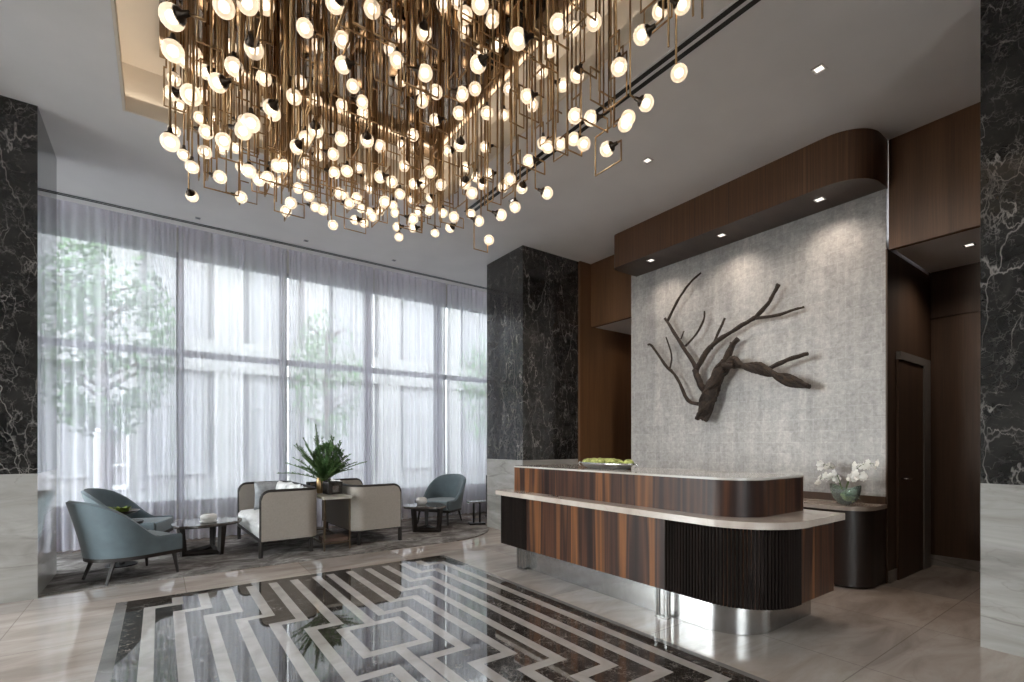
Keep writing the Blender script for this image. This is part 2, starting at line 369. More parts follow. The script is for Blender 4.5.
# floor with its marble inlay (grid cells classified by stripe)
RX0, RX1, RY0, RY1 = -.315, 2.93, -.9, 5.56       # inlay rug outline
st = []                                          # light stripes (x0,x1,y0,y1)
W_ = .08
def vs_(x, y0, y1): st.append((x, x + W_, min(y0, y1), max(y0, y1)))
def hs_(y, x0, x1): st.append((min(x0, x1), max(x0, x1), y - W_, y))
FY = 5.45; MY = 3.475; yl = lambda k: 5.26 - .262 * k
def mir(y): return 2 * MY - y
XL = [-.112 + .2 * k for k in range(6)]
for k in range(6):
    for s in (0, 1):
        y = yl(k); g = (lambda v: v) if s == 0 else mir
        st.append((XL[k] + .2, XL[k] + .2 + W_, min(g(FY), g(y)), max(g(FY), g(y)))) if s == 0 else None
        if s == 0:
            hs_(y, XL[k], XL[k] + .2 + W_)
            vs_(XL[k], y, 2.95 - .262 * (5 - k))
        else:
            yb = 2.95 - .262 * (5 - k)
            hs_(yb, XL[k], XL[k] + .27 + W_); vs_(XL[k] + .27, yb, -.75)
XR = [1.743 + .207 * k for k in range(6)]        # right edges of the lower runs
for k in range(6):
    yj = 3.92 + .257 * k + .05
    if k < 5 or True:
        st.append((XR[k] - .21 - W_ + .0, XR[k] - .21, yj - W_, FY))
        hs_(yj, XR[k] - .21 - W_, XR[k])
    yb = 2.90 - .26 * k
    st.append((XR[k] - W_, XR[k], yb, yj))
    xb = XR[k] - .27
    hs_(yb + W_, xb - W_, XR[k])
    st.append((xb - W_, xb, -.75, yb + W_))
hs_(3.785, 1.08, 1.58); hs_(3.245, 1.08, 1.58); vs_(1.08, 3.17, 3.785); vs_(1.505, 3.17, 3.785)
vs_(1.305, 3.785, FY); vs_(1.30, -.75, 3.17)
xs = sorted({RX0, RX0 + .08, RX1, RX1 - .05, *[v for s in st for v in s[:2]]}); xs = [x for x in xs if RX0 <= x <= RX1]
ys = sorted({RY0, RY0 + .1, RY1, RY1 - .11, *[v for s in st for v in s[2:]]}); ys = [y for y in ys if RY0 <= y <= RY1]
def uniq(a):
    o = [a[0]]
    for v in a[1:]:
        if v - o[-1] > 1e-4: o.append(v)
    return o
xs, ys = uniq(xs), uniq(ys)
FXS = [-4.6] + xs + [7.5]; FYS = [-4.6] + ys + [8.9]
bm = B(); gv = {}
def gvt(i, j):
    if (i, j) not in gv: gv[(i, j)] = bm.verts.new((FXS[i], FYS[j], 0))
    return gv[(i, j)]
for i in range(len(FXS) - 1):
    for j in range(len(FYS) - 1):
        f = bm.faces.new((gvt(i, j), gvt(i+1, j), gvt(i+1, j+1), gvt(i, j+1)))
        cx, cy = (FXS[i] + FXS[i+1]) / 2, (FYS[j] + FYS[j+1]) / 2
        if not (RX0 < cx < RX1 and RY0 < cy < RY1): f.material_index = 0; continue
        if cx < RX0 + .08 or cx > RX1 - .05: f.material_index = 3; continue
        if any(a < cx < b and c < cy < d for a, b, c, d in st): f.material_index = 2
        else: f.material_index = 1
struct(bm, 'floor', ['floor', 'inlay_dark', 'inlay_light', 'inlay_grey'], label='beige marble floor with black and white stepped stripe inlay')

# ceiling with the raised tray
TX0, TX1, TY0, TY1 = -.28, 2.925, -1.2, 5.765
bm = B()
def slab(x0, x1, y0, y1, z=CH, t=.13, mi=0): box(bm, x0, x1, y0, y1, z, z + t, mi)
slab(-4.6, TX0, -4.6, 7.12); slab(TX1, 7.6, -4.6, 7.12); slab(TX0, TX1, -4.6, TY0); slab(TX0, TX1, TY1, 7.12)
slab(-4.6, 7.6, 7.12, 8.36, CH + .015)
slab(-4.6, 7.6, 8.36, 8.9, CH + .16)          # curtain pocket
struct(bm, 'ceiling', 'ceiling', label='smooth off white ceiling with recessed tray')
bm = B(); s = .10; TZ = 5.0
for x0, x1, y0, y1 in ((TX0+.001, TX0+.02, TY0+.02, TY1-.02), (TX1-.02, TX1-.001, TY0+.02, TY1-.02), (TX0+.001, TX1-.001, TY1-.02, TY1-.001), (TX0+.001, TX1-.001, TY0+.001, TY0+.02)):
    box(bm, x0, x1, y0, y1, CH + .0005, 4.63)
for x0, x1, y0, y1 in ((TX0-s-.03, TX0-s, TY0-s, TY1+s), (TX1+s, TX1+s+.03, TY0-s, TY1+s), (TX0-s, TX1+s, TY1+s, TY1+s+.03), (TX0-s, TX1+s, TY0-s-.03, TY0-s)):
    box(bm, x0, x1, y0, y1, 4.63, TZ)
box(bm, TX0-s, TX1+s, TY0-s, TY1+s, TZ, TZ + .05)
struct(bm, 'trim_1', 'tray', label='raised beige ceiling tray above the chandelier')

bm = B(); e = .03  # glowing strips added out of sight to brighten the tray interior
box(bm, TX0-.07, TX0-.07+e, TY0, TY1, 4.622, 4.634); box(bm, TX1+.04, TX1+.04+e, TY0, TY1, 4.622, 4.634); box(bm, TX0, TX1, TY1+.04, TY1+.04+e, 4.622, 4.634); box(bm, TX0, TX1, TY0-.07, TY0-.07+e, 4.622, 4.634)
struct(bm, 'tray_fill_strip', 'cove_fill', label='unseen warm light strip added on the ledge to brighten the ceiling tray')

# window wall (Y 8.9) : sill wall, head band, piers
bm = B()
box(bm, -4.6, 7.6, 8.84, 9.1, 0, .52); box(bm, -4.6, 7.6, 8.84, 9.1, 4.28, 4.75)
box(bm, 5.97, 7.6, 8.84, 9.1, .52, 4.28)
struct(bm, 'wall_window_side', 'wall_paint')
MX = [-4.6, -2.615, -1.185, .245, 1.675, 3.107, 4.544, 5.97]
for i in range(7):
    bm = B(); a, b = MX[i], MX[i+1]
    for x in (a, b - .05): box(bm, x, x + .05, 8.84, 8.98, .52, 4.28)
    for z in (.52, 4.235): box(bm, a + .05, b - .05, 8.86, 8.98, z, z + .045)
    box(bm, a + .05, b - .05, 8.86, 8.97, 2.74, 2.83)
    box(bm, a + .05, b - .05, 8.915, 8.925, .565, 2.74, 1); box(bm, a + .05, b - .05, 8.915, 8.925, 2.83, 4.235, 1)
    struct(bm, 'window_%d' % (i + 1), ['mullion', 'pane'])
# left wall and rear wall with unseen glazing added for extra daylight, right wall
bm = B(); box(bm, -4.8, -4.6, -4.6, 9.1, 0, .1); box(bm, -4.8, -4.6, -4.6, 9.1, 4.2, 5.1)
LY = [3.3, 6.0, 8.7]
for y in LY: box(bm, -4.8, -4.6, y, y + .3, .1, 4.2)
box(bm, -4.8, -4.6, -4.6, 3.3, .1, 4.2)
struct(bm, 'wall_left', 'wall_paint')
for i in range(2):
    a, b = LY[i] + .3, LY[i+1]; bm = B()
    for y in (a, b - .04): box(bm, -4.76, -4.66, y, y + .04, .1, 4.2)
    for z in (.1, 2.3, 4.155): box(bm, -4.76, -4.66, a + .04, b - .04, z, z + .045)
    box(bm, -4.715, -4.705, a + .04, b - .04, .145, 4.155, 1)
    struct(bm, 'window_%d' % (i + 8), ['mullion', 'pane'])  # unseen windows, added to light the room from the left
bm = B()
box(bm, -4.6, 7.6, -4.8, -4.6, 0, .1); box(bm, -4.6, 7.6, -4.8, -4.6, 4.2, 5.1)
box(bm, -4.6, -1.5, -4.8, -4.6, .1, 4.2); box(bm, 1.5, 7.6, -4.8, -4.6, .1, 4.2)
struct(bm, 'wall_rear', 'wall_paint')
for i, (a, b) in enumerate(((-1.5, 1.5),)):
    bm = B()
    for x in (a, b - .04): box(bm, x, x + .04, -4.76, -4.66, .1, 4.2)
    for z in (.1, 2.3, 4.155): box(bm, a + .04, b - .04, -4.76, -4.66, z, z + .045)
    box(bm, a + .04, b - .04, -4.715, -4.705, .145, 4.155, 1)
    struct(bm, 'window_%d' % (i + 10), ['mullion', 'pane'])  # unseen window behind the camera, added to let in more daylight

# columns
def column(name, x0, x1, y0, y1, zj, label, side):
    bm = B(); box(bm, x0, x1, y0, y1, 0, zj); box(bm, x0, x1, y0, y1, zj, CH)
    for f in bm.faces:
        up = f.calc_center_median().z > zj - 1e-4 if abs(f.normal.z) < .5 else True
    bm.normal_update()
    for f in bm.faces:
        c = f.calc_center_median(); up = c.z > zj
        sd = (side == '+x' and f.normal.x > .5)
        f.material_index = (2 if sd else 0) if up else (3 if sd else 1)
    return struct(bm, name, ['dark_marble', 'pale_marble', 'dark_marble_side', 'pale_marble_side'], label=label)
column('column', -2.3, -.905, 6.14, 7.15, 1.14, 'black veined marble column with pale base at left', '+x')
column('column', 4.62, 5.82, -.45, .85, 1.135, 'black veined marble column with pale base at right edge', '')
column('column', 4.55, 5.72, 6.03, 7.05, 1.165, 'black veined marble column behind the reception desk', '')

# right wall: silver-leaf feature panel, wood panels, niches
bm = B(); box(bm, 5.97, 7.35, 1.80, 5.10, 0, CH); struct(bm, 'wall_right', 'leaf_wall', label='silver grey textured plaster feature wall')
bm = B(); box(bm, 5.955, 5.985, 1.785, 1.80, 0, 3.38); box(bm, 5.985, 7.35, 1.785, 1.80, .12, 3.38); struct(bm, 'trim_2', 'dark_panel')
bm = B(); box(bm, 5.985, 7.35, 1.775, 1.80, 0, .12); struct(bm, 'baseboard_niche', 'pale_marble')
bm = B(); box(bm, 5.99, 6.05, -4.6, 1.785, 3.38, CH); box(bm, 6.05, 7.35, -4.6, 1.785, 3.42, 3.5, 1); box(bm, 6.0, 6.05, -4.6, -.5, 0, 3.38)
struct(bm, 'trim_3', ['panel_wood', 'ceiling'], label='brown wood panelling above the side passage')
bm = B(); box(bm, 5.975, 6.05, 5.105, 5.985, 3.41, CH); box(bm, 6.05, 7.35, 5.105, 5.985, 3.42, 3.5, 1)
box(bm, 5.72, 7.35, 5.985, 6.03, 0, CH, 0); box(bm, 7.3, 7.35, 5.105, 5.985, 0, 3.42, 2); box(bm, 5.98, 7.35, 5.10, 5.105, 0, 3.42, 2)
struct(bm, 'trim_4', ['panel_wood', 'ceiling', 'dark_panel'], label='brown wood panelling beside the dark column')
bm = B(); box(bm, 5.97, 6.1, 6.03, 8.84, 0, CH); struct(bm, 'wall_right_far', 'wall_paint')
# passage end wall and its panels
bm = B(); box(bm, 7.35, 7.45, -4.6, 1.80, 0, 3.5); box(bm, 7.335, 7.35, -4.6, 1.775, .12, 2.868); box(bm, 7.335, 7.35, -4.6, 1.775, 2.882, 3.42)
struct(bm, 'wall_passage', 'dark_panel')
bm = B(); box(bm, 7.32, 7.35, -4.6, 1.775, 0, .12); struct(bm, 'baseboard_passage', 'pale_marble')
# door in the passage side wall
bm = B()
box(bm, 6.98, 7.20, 1.745, 1.785, 0, 2.37); box(bm, 6.20, 6.98, 1.745, 1.785, 2.29, 2.37)
dr = struct(bm, 'door_1', 'grey_paint', label='dark door with grey painted frame in the side passage')
bm = B(); box(bm, 6.20, 6.98, 1.76, 1.784, 0, 2.29, 0, .002); finish(bm, 'door_leaf', 'dark_panel', dr)
bm = B(); tube(bm, [(6.28, 1.76, 1.05), (6.28, 1.71, 1.05), (6.39, 1.71, 1.05)], .009); finish(bm, 'door_handle', 'steel', dr)

# wood soffit over the feature wall, rounded near corner
bm = B(); pl = rrect(5.42, 5.985, 1.79, 5.0, (.36, 0, 0, .09), 12)
prism(bm, pl, 4.0, CH - .0005)
bm.normal_update()
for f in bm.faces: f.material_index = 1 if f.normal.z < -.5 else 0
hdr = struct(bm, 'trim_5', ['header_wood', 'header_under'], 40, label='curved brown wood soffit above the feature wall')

# ================================================================ CEILING FITTINGS
def slot(name, x0, x1, y0, y1, z, label):
    t = empty(name, ((x0 + x1) / 2, (y0 + y1) / 2, z), 0, label, 'air vent')
    hx, hy = (x1 - x0) / 2, (y1 - y0) / 2; bm = B()
    box(bm, -hx, hx, -hy, hy, -.006, -.001); finish(bm, 'frame', 'ceiling' if 0 else 'white_paint', t)
    for s_ in (-1, 1):
        bm = B()
        if hx > hy: box(bm, -hx + .02, hx - .02, s_ * hy * .5 - hy * .27, s_ * hy * .5 + hy * .27, -.010, -.0062)
        else: box(bm, s_ * hx * .5 - hx * .27, s_ * hx * .5 + hx * .27, -hy + .02, hy - .02, -.010, -.0062)
        finish(bm, 'slot', 'black_metal', t)
slot('linear_air_diffuser', 3.235, 3.395, -3.2, 5.62, CH, 'long black twin slot air diffuser in ceiling beside the chandelier tray')
slot('linear_air_diffuser', -3.0, 5.4, 8.10, 8.19, CH + .015, 'long black twin slot air diffuser in ceiling along the curtained windows')
def downlight(x, y, z, label, grp, w=.10, power=0, on=True):
    t = empty('recessed_downlight', (x, y, z), 0, label, 'ceiling light', grp)
    bm = B()
    for a, b, c, d in ((-w/2, w/2, -w/2, -w/2+.014), (-w/2, w/2, w/2-.014, w/2), (-w/2, -w/2+.014, -w/2+.014, w/2-.014), (w/2-.014, w/2, -w/2+.014, w/2-.014)):
        box(bm, a, b, c, d, -.006, -.001)
    finish(bm, 'trim_ring', 'steel', t)
    bm = B(); box(bm, -w/2+.014, w/2-.014, -w/2+.014, w/2-.014, -.003, -.0012); finish(bm, 'lens', 'led' if on else 'black_metal', t)
    if power:
        l = bpy.data.lights.new('downlight_beam', 'SPOT'); l.energy = power; l.spot_size = radians(140); l.spot_blend = 1; l.color = (1, .87, .74); l.shadow_soft_size = .05
        lo = bpy.data.objects.new('downlight_beam', l); COL.objects.link(lo); lo.parent = t; lo.location = (0, 0, -.03)
P_SP = 40
downlight(4.29, 3.44, CH, 'square recessed downlight in ceiling over the middle of the desk', 'square downlights in the main ceiling', .09, P_SP)
downlight(4.39, 1.78, CH, 'square recessed downlight in ceiling nearest the right marble column', 'square downlights in the main ceiling', .09, P_SP)
downlight(3.62, 5.0, CH, 'small square downlight in ceiling close to the chandelier corner', 'square downlights in the main ceiling', .09, P_SP)
downlight(5.60, 4.43, 4.0, 'small downlight under the far end of wood soffit', 'downlights under the wood soffit', .10, 14)
downlight(5.64, 3.39, 4.0, 'downlight under the middle of wood soffit', 'downlights under the wood soffit', .10, 14)
downlight(5.66, 2.29, 4.0, 'downlight under the near rounded end of wood soffit', 'downlights under the wood soffit', .10, 14)
downlight(.42, 7.93, CH+.015, 'tiny ceiling spotlight near curtains, leftmost of three', 'tiny ceiling spotlights beside the curtains', .06, 12, False)
downlight(1.80, 7.85, CH+.015, 'tiny ceiling spotlight near curtains, middle of three', 'tiny ceiling spotlights beside the curtains', .06, 12, False)
downlight(3.19, 7.82, CH+.015, 'tiny ceiling spotlight near curtains, rightmost of three', 'tiny ceiling spotlights beside the curtains', .06, 12, False)
downlight(6.62, 1.30, 3.42, 'recessed downlight in the low ceiling of side passage', None, .09, 14)
downlight(6.62, 5.5, 3.42, 'downlight in the low ceiling of the far niche beside the dark column', None, .09, 5)

# ================================================================ CHANDELIER
ch = empty('chandelier', (1.375, 2.2, 5.0), 0, 'huge brass chandelier of many rods and glowing white globes hanging from ceiling tray', 'chandelier')
OX, OY, OZ = 1.375, 2.2, 5.0
bm = B(); box(bm, -.005 - OX, 2.755 - OX, -.6 - OY, 5.54 - OY, 4.966 - OZ, 4.999 - OZ, 0, .003); finish(bm, 'canopy', 'bronze_mirror', ch)
RG = .052
def ico(bm, c, r, sub, mi):
    res = bmesh.ops.create_icosphere(bm, subdivisions=sub, radius=r, matrix=Matrix.Translation(c))
    for v in res['verts']:
        for f in v.link_faces: f.material_index = mi; f.smooth = True
def globe(bm, c):
    ico(bm, c, RG, 3, 0); ico(bm, c, RG * .52, 2, 1)
rnd = random.Random(11)
def pendant(x, y, z, cap):
    """returns (rod path in chandelier space, globe centre, cap direction)"""
    c = Vector((x - OX, y - OY, z - OZ)); top = -.033
    # direction the dark cup points (away from the glowing face)
    if cap: d = rnd.choice((Vector((.25, -1, .15)), Vector((.75, -.7, .1)), Vector((-.4, -1, .3))))
    else: d = rnd.choice((Vector((0, 0, 1)), Vector((.1, .9, .55)), Vector((-.9, .45, .3)), Vector((.9, .5, .4))))
    d.normalize(); e = c + d * (RG + .028)
    k = rnd.random()
    if d.z > .9:
        if k < .5: path = [e, (e.x, e.y, top)]
        else:
            zz = e.z + rnd.uniform(.10, .35); a = rnd.choice((-1, 1)) * rnd.uniform(.08, .16)
            q = (a, 0) if rnd.random() < .5 else (0, a)
            zz = min(zz, top - .12)
            path = [e, (e.x, e.y, zz), (e.x + q[0], e.y + q[1], zz), (e.x + q[0], e.y + q[1], top)]
    else:
        s = Vector((1, 0, 0)) if abs(d.x) > abs(d.y) else Vector((0, 1, 0))
        if s.dot(d) < 0: s = -s
        p1 = e + s * rnd.uniform(.03, .07)
        if k < .4: path = [e, p1, (p1.x, p1.y, top)]
        elif k < .75:   # rectangular hook round the globe
            dn = rnd.uniform(.09, .16); w = rnd.uniform(.20, .30)
            p2 = Vector((p1.x, p1.y, p1.z - dn)); p3 = p2 - s * w; up = min(p3.z + rnd.uniform(.2, .34), top - .1); p4 = Vector((p3.x, p3.y, up))
            p5 = p4 + s * rnd.uniform(.08, .16)
            path = [e, p1, p2, p3, p4, p5, (p5.x, p5.y, top)]
        else:           # stair shaped jog
            up = min(p1.z + rnd.uniform(.1, .3), top - .12); p2 = Vector((p1.x, p1.y, up)); p3 = p2 + Vector((-s.y, s.x, 0)) * rnd.uniform(.1, .18) * rnd.choice((-1, 1))
            path = [e, p1, p2, p3, (p3.x, p3.y, top)]
    path = [Vector((max(-1.35, min(1.35, p[0])), max(-2.75, min(3.30, p[1])), p[2])) for p in path]
    return path, c, d
def add_rod(bm, path, r=.0075): tube(bm, path, r, 5)
def add_cap(bm, c, d):
    a = c + d * (RG * .62); b = c + d * (RG + .006); e = c + d * (RG + .034)
    tube(bm, [a, a + (b - a) * .55, b, e], [RG * .74, RG * .62, RG * .30, RG * .22], 12)
stems_b, globes_b, caps_b = B(), B(), B()
BULBS = [(0.044,2.678,3.326,1),(0.267,2.904,3.653,0),(0.363,2.835,3.673,0),(0.054,3.057,3.426,0),(0.136,3.154,3.29,0),(1.568,2.121,3.592,1),(0.807,2.841,3.912,1),(0.433,3.11,3.651,1),(0.511,3.244,4.04,0),(0.36,3.353,3.668,0),(0.282,3.409,3.572,1),(0.443,3.293,3.332,0),(1.558,2.49,4.046,0),(1.937,2.217,3.926,0),(2.346,1.922,3.86,1),(0.049,3.578,3.218,0),(0.747,3.287,4.049,0),(1.093,3.038,4.17,0),(1.639,2.644,3.82,1),(2.691,1.886,4.195,0),(2.366,2.12,3.801,0),(0.428,3.517,3.395,0),(0.997,3.346,4.134,0),(1.002,3.342,3.965,1),(0.608,3.626,3.675,1),(1.446,3.022,4.188,1),(1.67,2.861,4.303,0),(1.818,2.754,4.275,0),(1.451,3.019,3.911,0),(2.377,2.352,4.255,0),(2.705,2.066,4.294,1),(2.704,1.918,3.789,0),(2.662,2.146,3.708,0),(0.35,3.812,3.452,0),(0.608,3.897,4.042,0),(0.783,3.771,3.906,0),(1.384,3.338,4.172,0),(2.278,2.694,4.251,0),(2.436,2.58,4.064,1),(2.718,2.352,3.741,0),(2.424,2.588,3.769,0),(2.518,2.521,3.754,1),(0.66,3.86,3.79,0),(0.911,3.679,3.668,1),(2.611,2.454,3.531,1),(0.288,4.437,4.277,1),(0.069,4.595,4.115,1),(1.727,3.4,4.123,0),(1.89,3.283,4.108,0),(2.297,2.99,4.092,1),(2.585,2.782,4.609,0),(2.71,2.372,3.705,0),(0.288,4.437,3.815,0),(0.557,4.243,3.514,0),(0.857,4.027,3.699,1),(0.914,3.986,3.768,0),(1.133,3.829,3.761,0),(1.296,3.711,3.753,1),(0.229,4.837,4.665,0),(0.162,4.886,4.59,0),(0.472,4.662,4.715,0),(1.058,4.24,4.715,0),(0.944,4.322,4.416,0),(0.094,4.934,4.441,0),(0.256,4.818,4.524,0),(0.566,4.594,4.083,0),(1.61,3.818,4.789,0),(2.012,3.478,4.789,0),(2.265,3.37,4.723,0),(1.55,3.885,4.69,0),(1.301,4.065,4.382,0),(1.766,3.73,4.258,0),(2.123,3.472,4.358,0),(1.362,4.021,4.25,0),(2.015,3.55,4.158,0),(2.204,3.414,4.158,0),(2.575,3.147,4.499,0),(2.507,3.195,4.225,0),(0.216,4.847,3.71,0),(0.303,4.784,3.834,0),(0.404,4.711,3.626,0),(0.789,4.434,3.718,0),(0.843,4.395,3.718,0),(2.022,3.545,3.892,1),(2.487,3.21,3.759,1),(2.696,3.059,3.901,0),(2.708,2.903,3.867,1),(2.717,2.798,3.777,0),(0.577,5.003,4.703,0),(1.139,4.598,4.505,0),(0.146,5.314,4.451,0),(0.314,5.193,4.559,0),(1.329,4.461,4.46,0),(0.292,5.209,4.343,0),(1.494,3.702,4.796,1),(1.766,3.358,4.791,0),(1.76,4.151,4.685,1),(1.906,4.046,4.577,0),(2.548,3.583,4.604,0),(1.482,4.351,4.388,0),(2.008,3.972,4.325,1),(2.715,3.044,4.389,0),(0.102,5.345,4.226,0),(0.175,5.293,4.01,0),(0.453,5.093,4.073,0),(0.234,5.251,3.641,1),(0.591,4.993,3.632,0),(0.723,4.898,3.785,0),(0.789,4.851,3.812,0),(1.044,4.667,3.83,0),(0.957,4.73,3.578,0),(1.263,4.509,4.019,0),(1.271,4.503,3.848,0),(1.365,4.435,3.866,0),(1.847,4.088,4.19,0),(1.606,4.261,4.091,0),(1.606,4.261,3.812,1),(1.694,4.198,3.767,0),(1.971,3.998,3.857,0),(2.227,3.814,3.758,1),(2.556,3.577,3.794,0),(2.278,3.777,3.668,0),(2.49,3.625,3.47,0),(1.643,4.235,3.587,0),(2.708,3.295,4.031,0),(2.717,3.239,3.972,0),(2.71,3.244,3.575,0),(0.425,5.433,4.507,0),(0.418,5.438,4.422,0),(0.6,5.43,4.292,0),(1.099,5.12,3.923,0),(1.004,5.188,3.697,0),(1.187,5.056,3.845,0),(1.298,4.976,3.707,0),(1.426,4.884,3.874,0),(1.506,4.827,3.766,0),(2.294,4.259,4.287,1),(2.589,4.046,4.326,1),(1.944,4.511,4.139,0),(2.238,4.299,3.953,0),(2.023,4.454,3.963,1),(1.912,4.534,3.864,0),(2.565,4.063,3.963,1),(2.715,3.61,3.776,1),(2.71,3.712,3.639,0),(2.541,4.081,3.599,0),(2.342,4.224,3.639,0),(2.143,4.368,3.707,0),(2.015,4.459,3.619,0),(1.569,4.781,3.825,0),(1.849,3.272,4.795,0),(2.248,3.577,4.792,0),(2.717,3.904,4.613,0),(0.938,5.432,4.058,0),(1.016,5.45,4.111,0),(1.369,5.443,4.486,0),(1.612,5.341,4.1,0),(1.516,5.41,3.776,0),(2.12,4.975,4.64,0),(2.681,4.571,4.402,0),(1.823,5.19,4.284,0),(2.304,4.842,4.23,0),(2.48,4.716,3.906,0),(2.541,4.672,3.744,1),(2.719,4.174,3.488,0),(1.665,5.303,4.014,0),(0.976,5.437,4.368,0),(1.339,5.447,3.934,0),(1.379,5.443,4.607,0),(1.247,5.439,4.379,0),(2.327,5.203,4.794,0),(1.805,5.432,4.497,0),(2.717,5.243,4.605,0),(2.72,4.427,4.243,0),(2.711,4.162,4.153,1),(2.713,3.915,3.915,0),(2.718,4.527,3.888,0),(2.512,5.415,4.196,0),(2.677,5.296,3.944,0),(2.455,5.432,3.995,1),(2.26,5.449,3.962,1),(2.279,5.435,3.845,0),(1.83,5.438,4.06,0),(1.924,5.445,4.043,0),(2.207,5.438,4.201,0),(2.233,5.444,4.118,0),(2.054,5.449,4.093,0),(1.968,5.438,3.996,0),(1.762,5.438,3.907,1),(1.864,5.438,3.9,0),(2.417,5.434,4.32,0),(2.629,5.331,4.364,1),(0.645,5.445,4.129,0),(1.921,5.438,4.301,0)]
for i, (x, y, z, cap) in enumerate(BULBS):
    path, c, d = pendant(x, y, z, cap)
    if i < 100:
        bm = B(); add_rod(bm, path); st_ = finish(bm, 'stem', 'brass', ch)
        bm = B(); globe(bm, c); finish(bm, 'globe', ['opal', 'bulb'], st_, recalc=False)
        bm = B(); add_cap(bm, c, d); finish(bm, 'socket_cup', 'black_metal' if 0 else 'dark_cup', st_)
    else:
        add_rod(stems_b, path); globe(globes_b, c); add_cap(caps_b, c, d)
# plain rods and open brass frames between the globes
for k in range(330):
    x, y = rnd.uniform(.06, 2.70), rnd.uniform(1.6, 5.45)
    near = [b for b in BULBS if math.hypot(b[0] - x, b[1] - y) < .45]
    zb = (min(b[2] for b in near) if near else 4.2) + rnd.uniform(.05, .55)
    if zb > 4.8: zb = 4.5
    px, py, pz = x - OX, y - OY, zb - OZ
    if k % 3 == 0:
        a = rnd.uniform(.1, .22); ax = Vector((a, 0, 0)) if rnd.random() < .5 else Vector((0, a, 0)); p = Vector((px, py, pz)); h_ = rnd.uniform(.12, .3)
        path = [p + Vector((0, 0, h_)) + ax * .5, p + Vector((0, 0, h_)), p, p + ax, Vector((p.x + ax.x, p.y + ax.y, -.033))]
        path = [Vector((max(-1.36, min(1.36, q.x)), min(3.3, q.y), q.z)) for q in path]
        add_rod(stems_b, path, .0065)
    else: add_rod(stems_b, [(px, py, pz), (px, py, -.033)], .0075)
sb = finish(stems_b, 'stems', 'brass', ch); sb['kind'] = 'stuff'
gb = finish(globes_b, 'globes', ['opal', 'bulb'], ch, recalc=False); gb['kind'] = 'stuff'
cb = finish(caps_b, 'socket_cups', 'dark_cup', ch); cb['kind'] = 'stuff'

# ================================================================ RECEPTION DESK
dk = empty('reception_desk', (3.28, 1.66, 0), 0, 'long curved reception desk in striped dark wood with marble counter', 'reception desk')
dx, dy = 3.28, 1.66
X1 = 4.36
body = rrect(0, X1 - dx, 0, 4.80 - dy, (.42, 0, 0, .07), 14)
def inset(x0, x1, y0, y1, rs, seg=14): return rrect(x0, x1, y0, y1, rs, seg)
bm = B(); prism(bm, inset(.09, X1 - dx + .0, .17, 4.62 - dy, (.34, 0, 0, .05)), .003, .25); finish(bm, 'plinth', 'steel', dk, 40)
bm = B(); prism(bm, body, .24, .815); finish(bm, 'body', 'desk_wood', dk, 40)
# fluted ribs around the near corner and at the far end
def ribs(path_pts, name):
    bm = B()
    # resample path
    seg = [(Vector(a), Vector(b)) for a, b in zip(path_pts, path_pts[1:])]; tot = sum((b - a).length for a, b in seg); n = int(tot / .026)
    for k in range(n):
        s_ = (k + .5) * tot / n
        for a, b in seg:
            l = (b - a).length
            if s_ <= l: p = a + (b - a) * (s_ / l); t = (b - a).normalized(); break
            s_ -= l
        nn = Vector((t.y, -t.x)) if True else None
        hw = .0105
        prof = [p - t * hw, p - t * hw * .8 + nn * .010, p - t * .3 * hw + nn * .016, p + t * .3 * hw + nn * .016, p + t * hw * .8 + nn * .010, p + t * hw]
        prism(bm, [(q.x, q.y) for q in prof], .243, .812)
    finish(bm, name, 'fluted_wood', dk)
cor = [(.42 + .42 * cos(pi + .5 * pi * k / 14), .42 + .42 * sin(pi + .5 * pi * k / 14)) for k in range(15)]
ribs([(0, 2.46 - dy)] + cor + [(.50, 0)], 'fluted_front')
cor2 = [(.07 + .07 * cos(.5 * pi + .5 * pi * k / 6), 4.80 - dy - .07 + .07 * sin(.5 * pi + .5 * pi * k / 6)) for k in range(7)]
ribs([(.35, 4.80 - dy)] + cor2 + [(0, 4.275 - dy)], 'fluted_front')
bm = B(); prism(bm, inset(-.07, X1 - dx + .0, -.085, 4.86 - dy, (.50, .02, .02, .10), 14), .816, .866, bev=.004); finish(bm, 'counter', 'counter_marble', dk, 40)
bm = B(); prism(bm, inset(.115, 4.26 - dx, 1.845 - dy, 4.70 - dy, (.30, 0, 0, .05), 14), .866, 1.138); finish(bm, 'upper_tier', 'desk_wood', dk, 40)
bm = B(); prism(bm, inset(.110, 4.265 - dx, 1.84 - dy, 4.705 - dy, (.305, .01, .01, .055), 14), 1.138, 1.155, bev=.002); finish(bm, 'upper_counter', 'counter_top_polished', dk, 40)
for yy in (4.40, 2.50):
    bm = B(); y = yy - dy
    for (ax, ay) in ((.035, .05), (.035, -.05), (-.0, -.05), (.0, .05)):
        box(bm, ax, ax + .018, y + ay - .009, y + ay + .009, 0, .24)
    box(bm, .018, .035, y - .059, y - .041, 0, .018); box(bm, .018, .035, y + .041, y + .059, 0, .018)
    box(bm, 0, .018, y - .041, y + .041, 0, .018); box(bm, .035, .053, y - .041, y + .041, 0, .018)
    box(bm, .053, .12, y - .01, y + .01, .2, .22)
    finish(bm, 'leg_bracket', 'steel', dk)

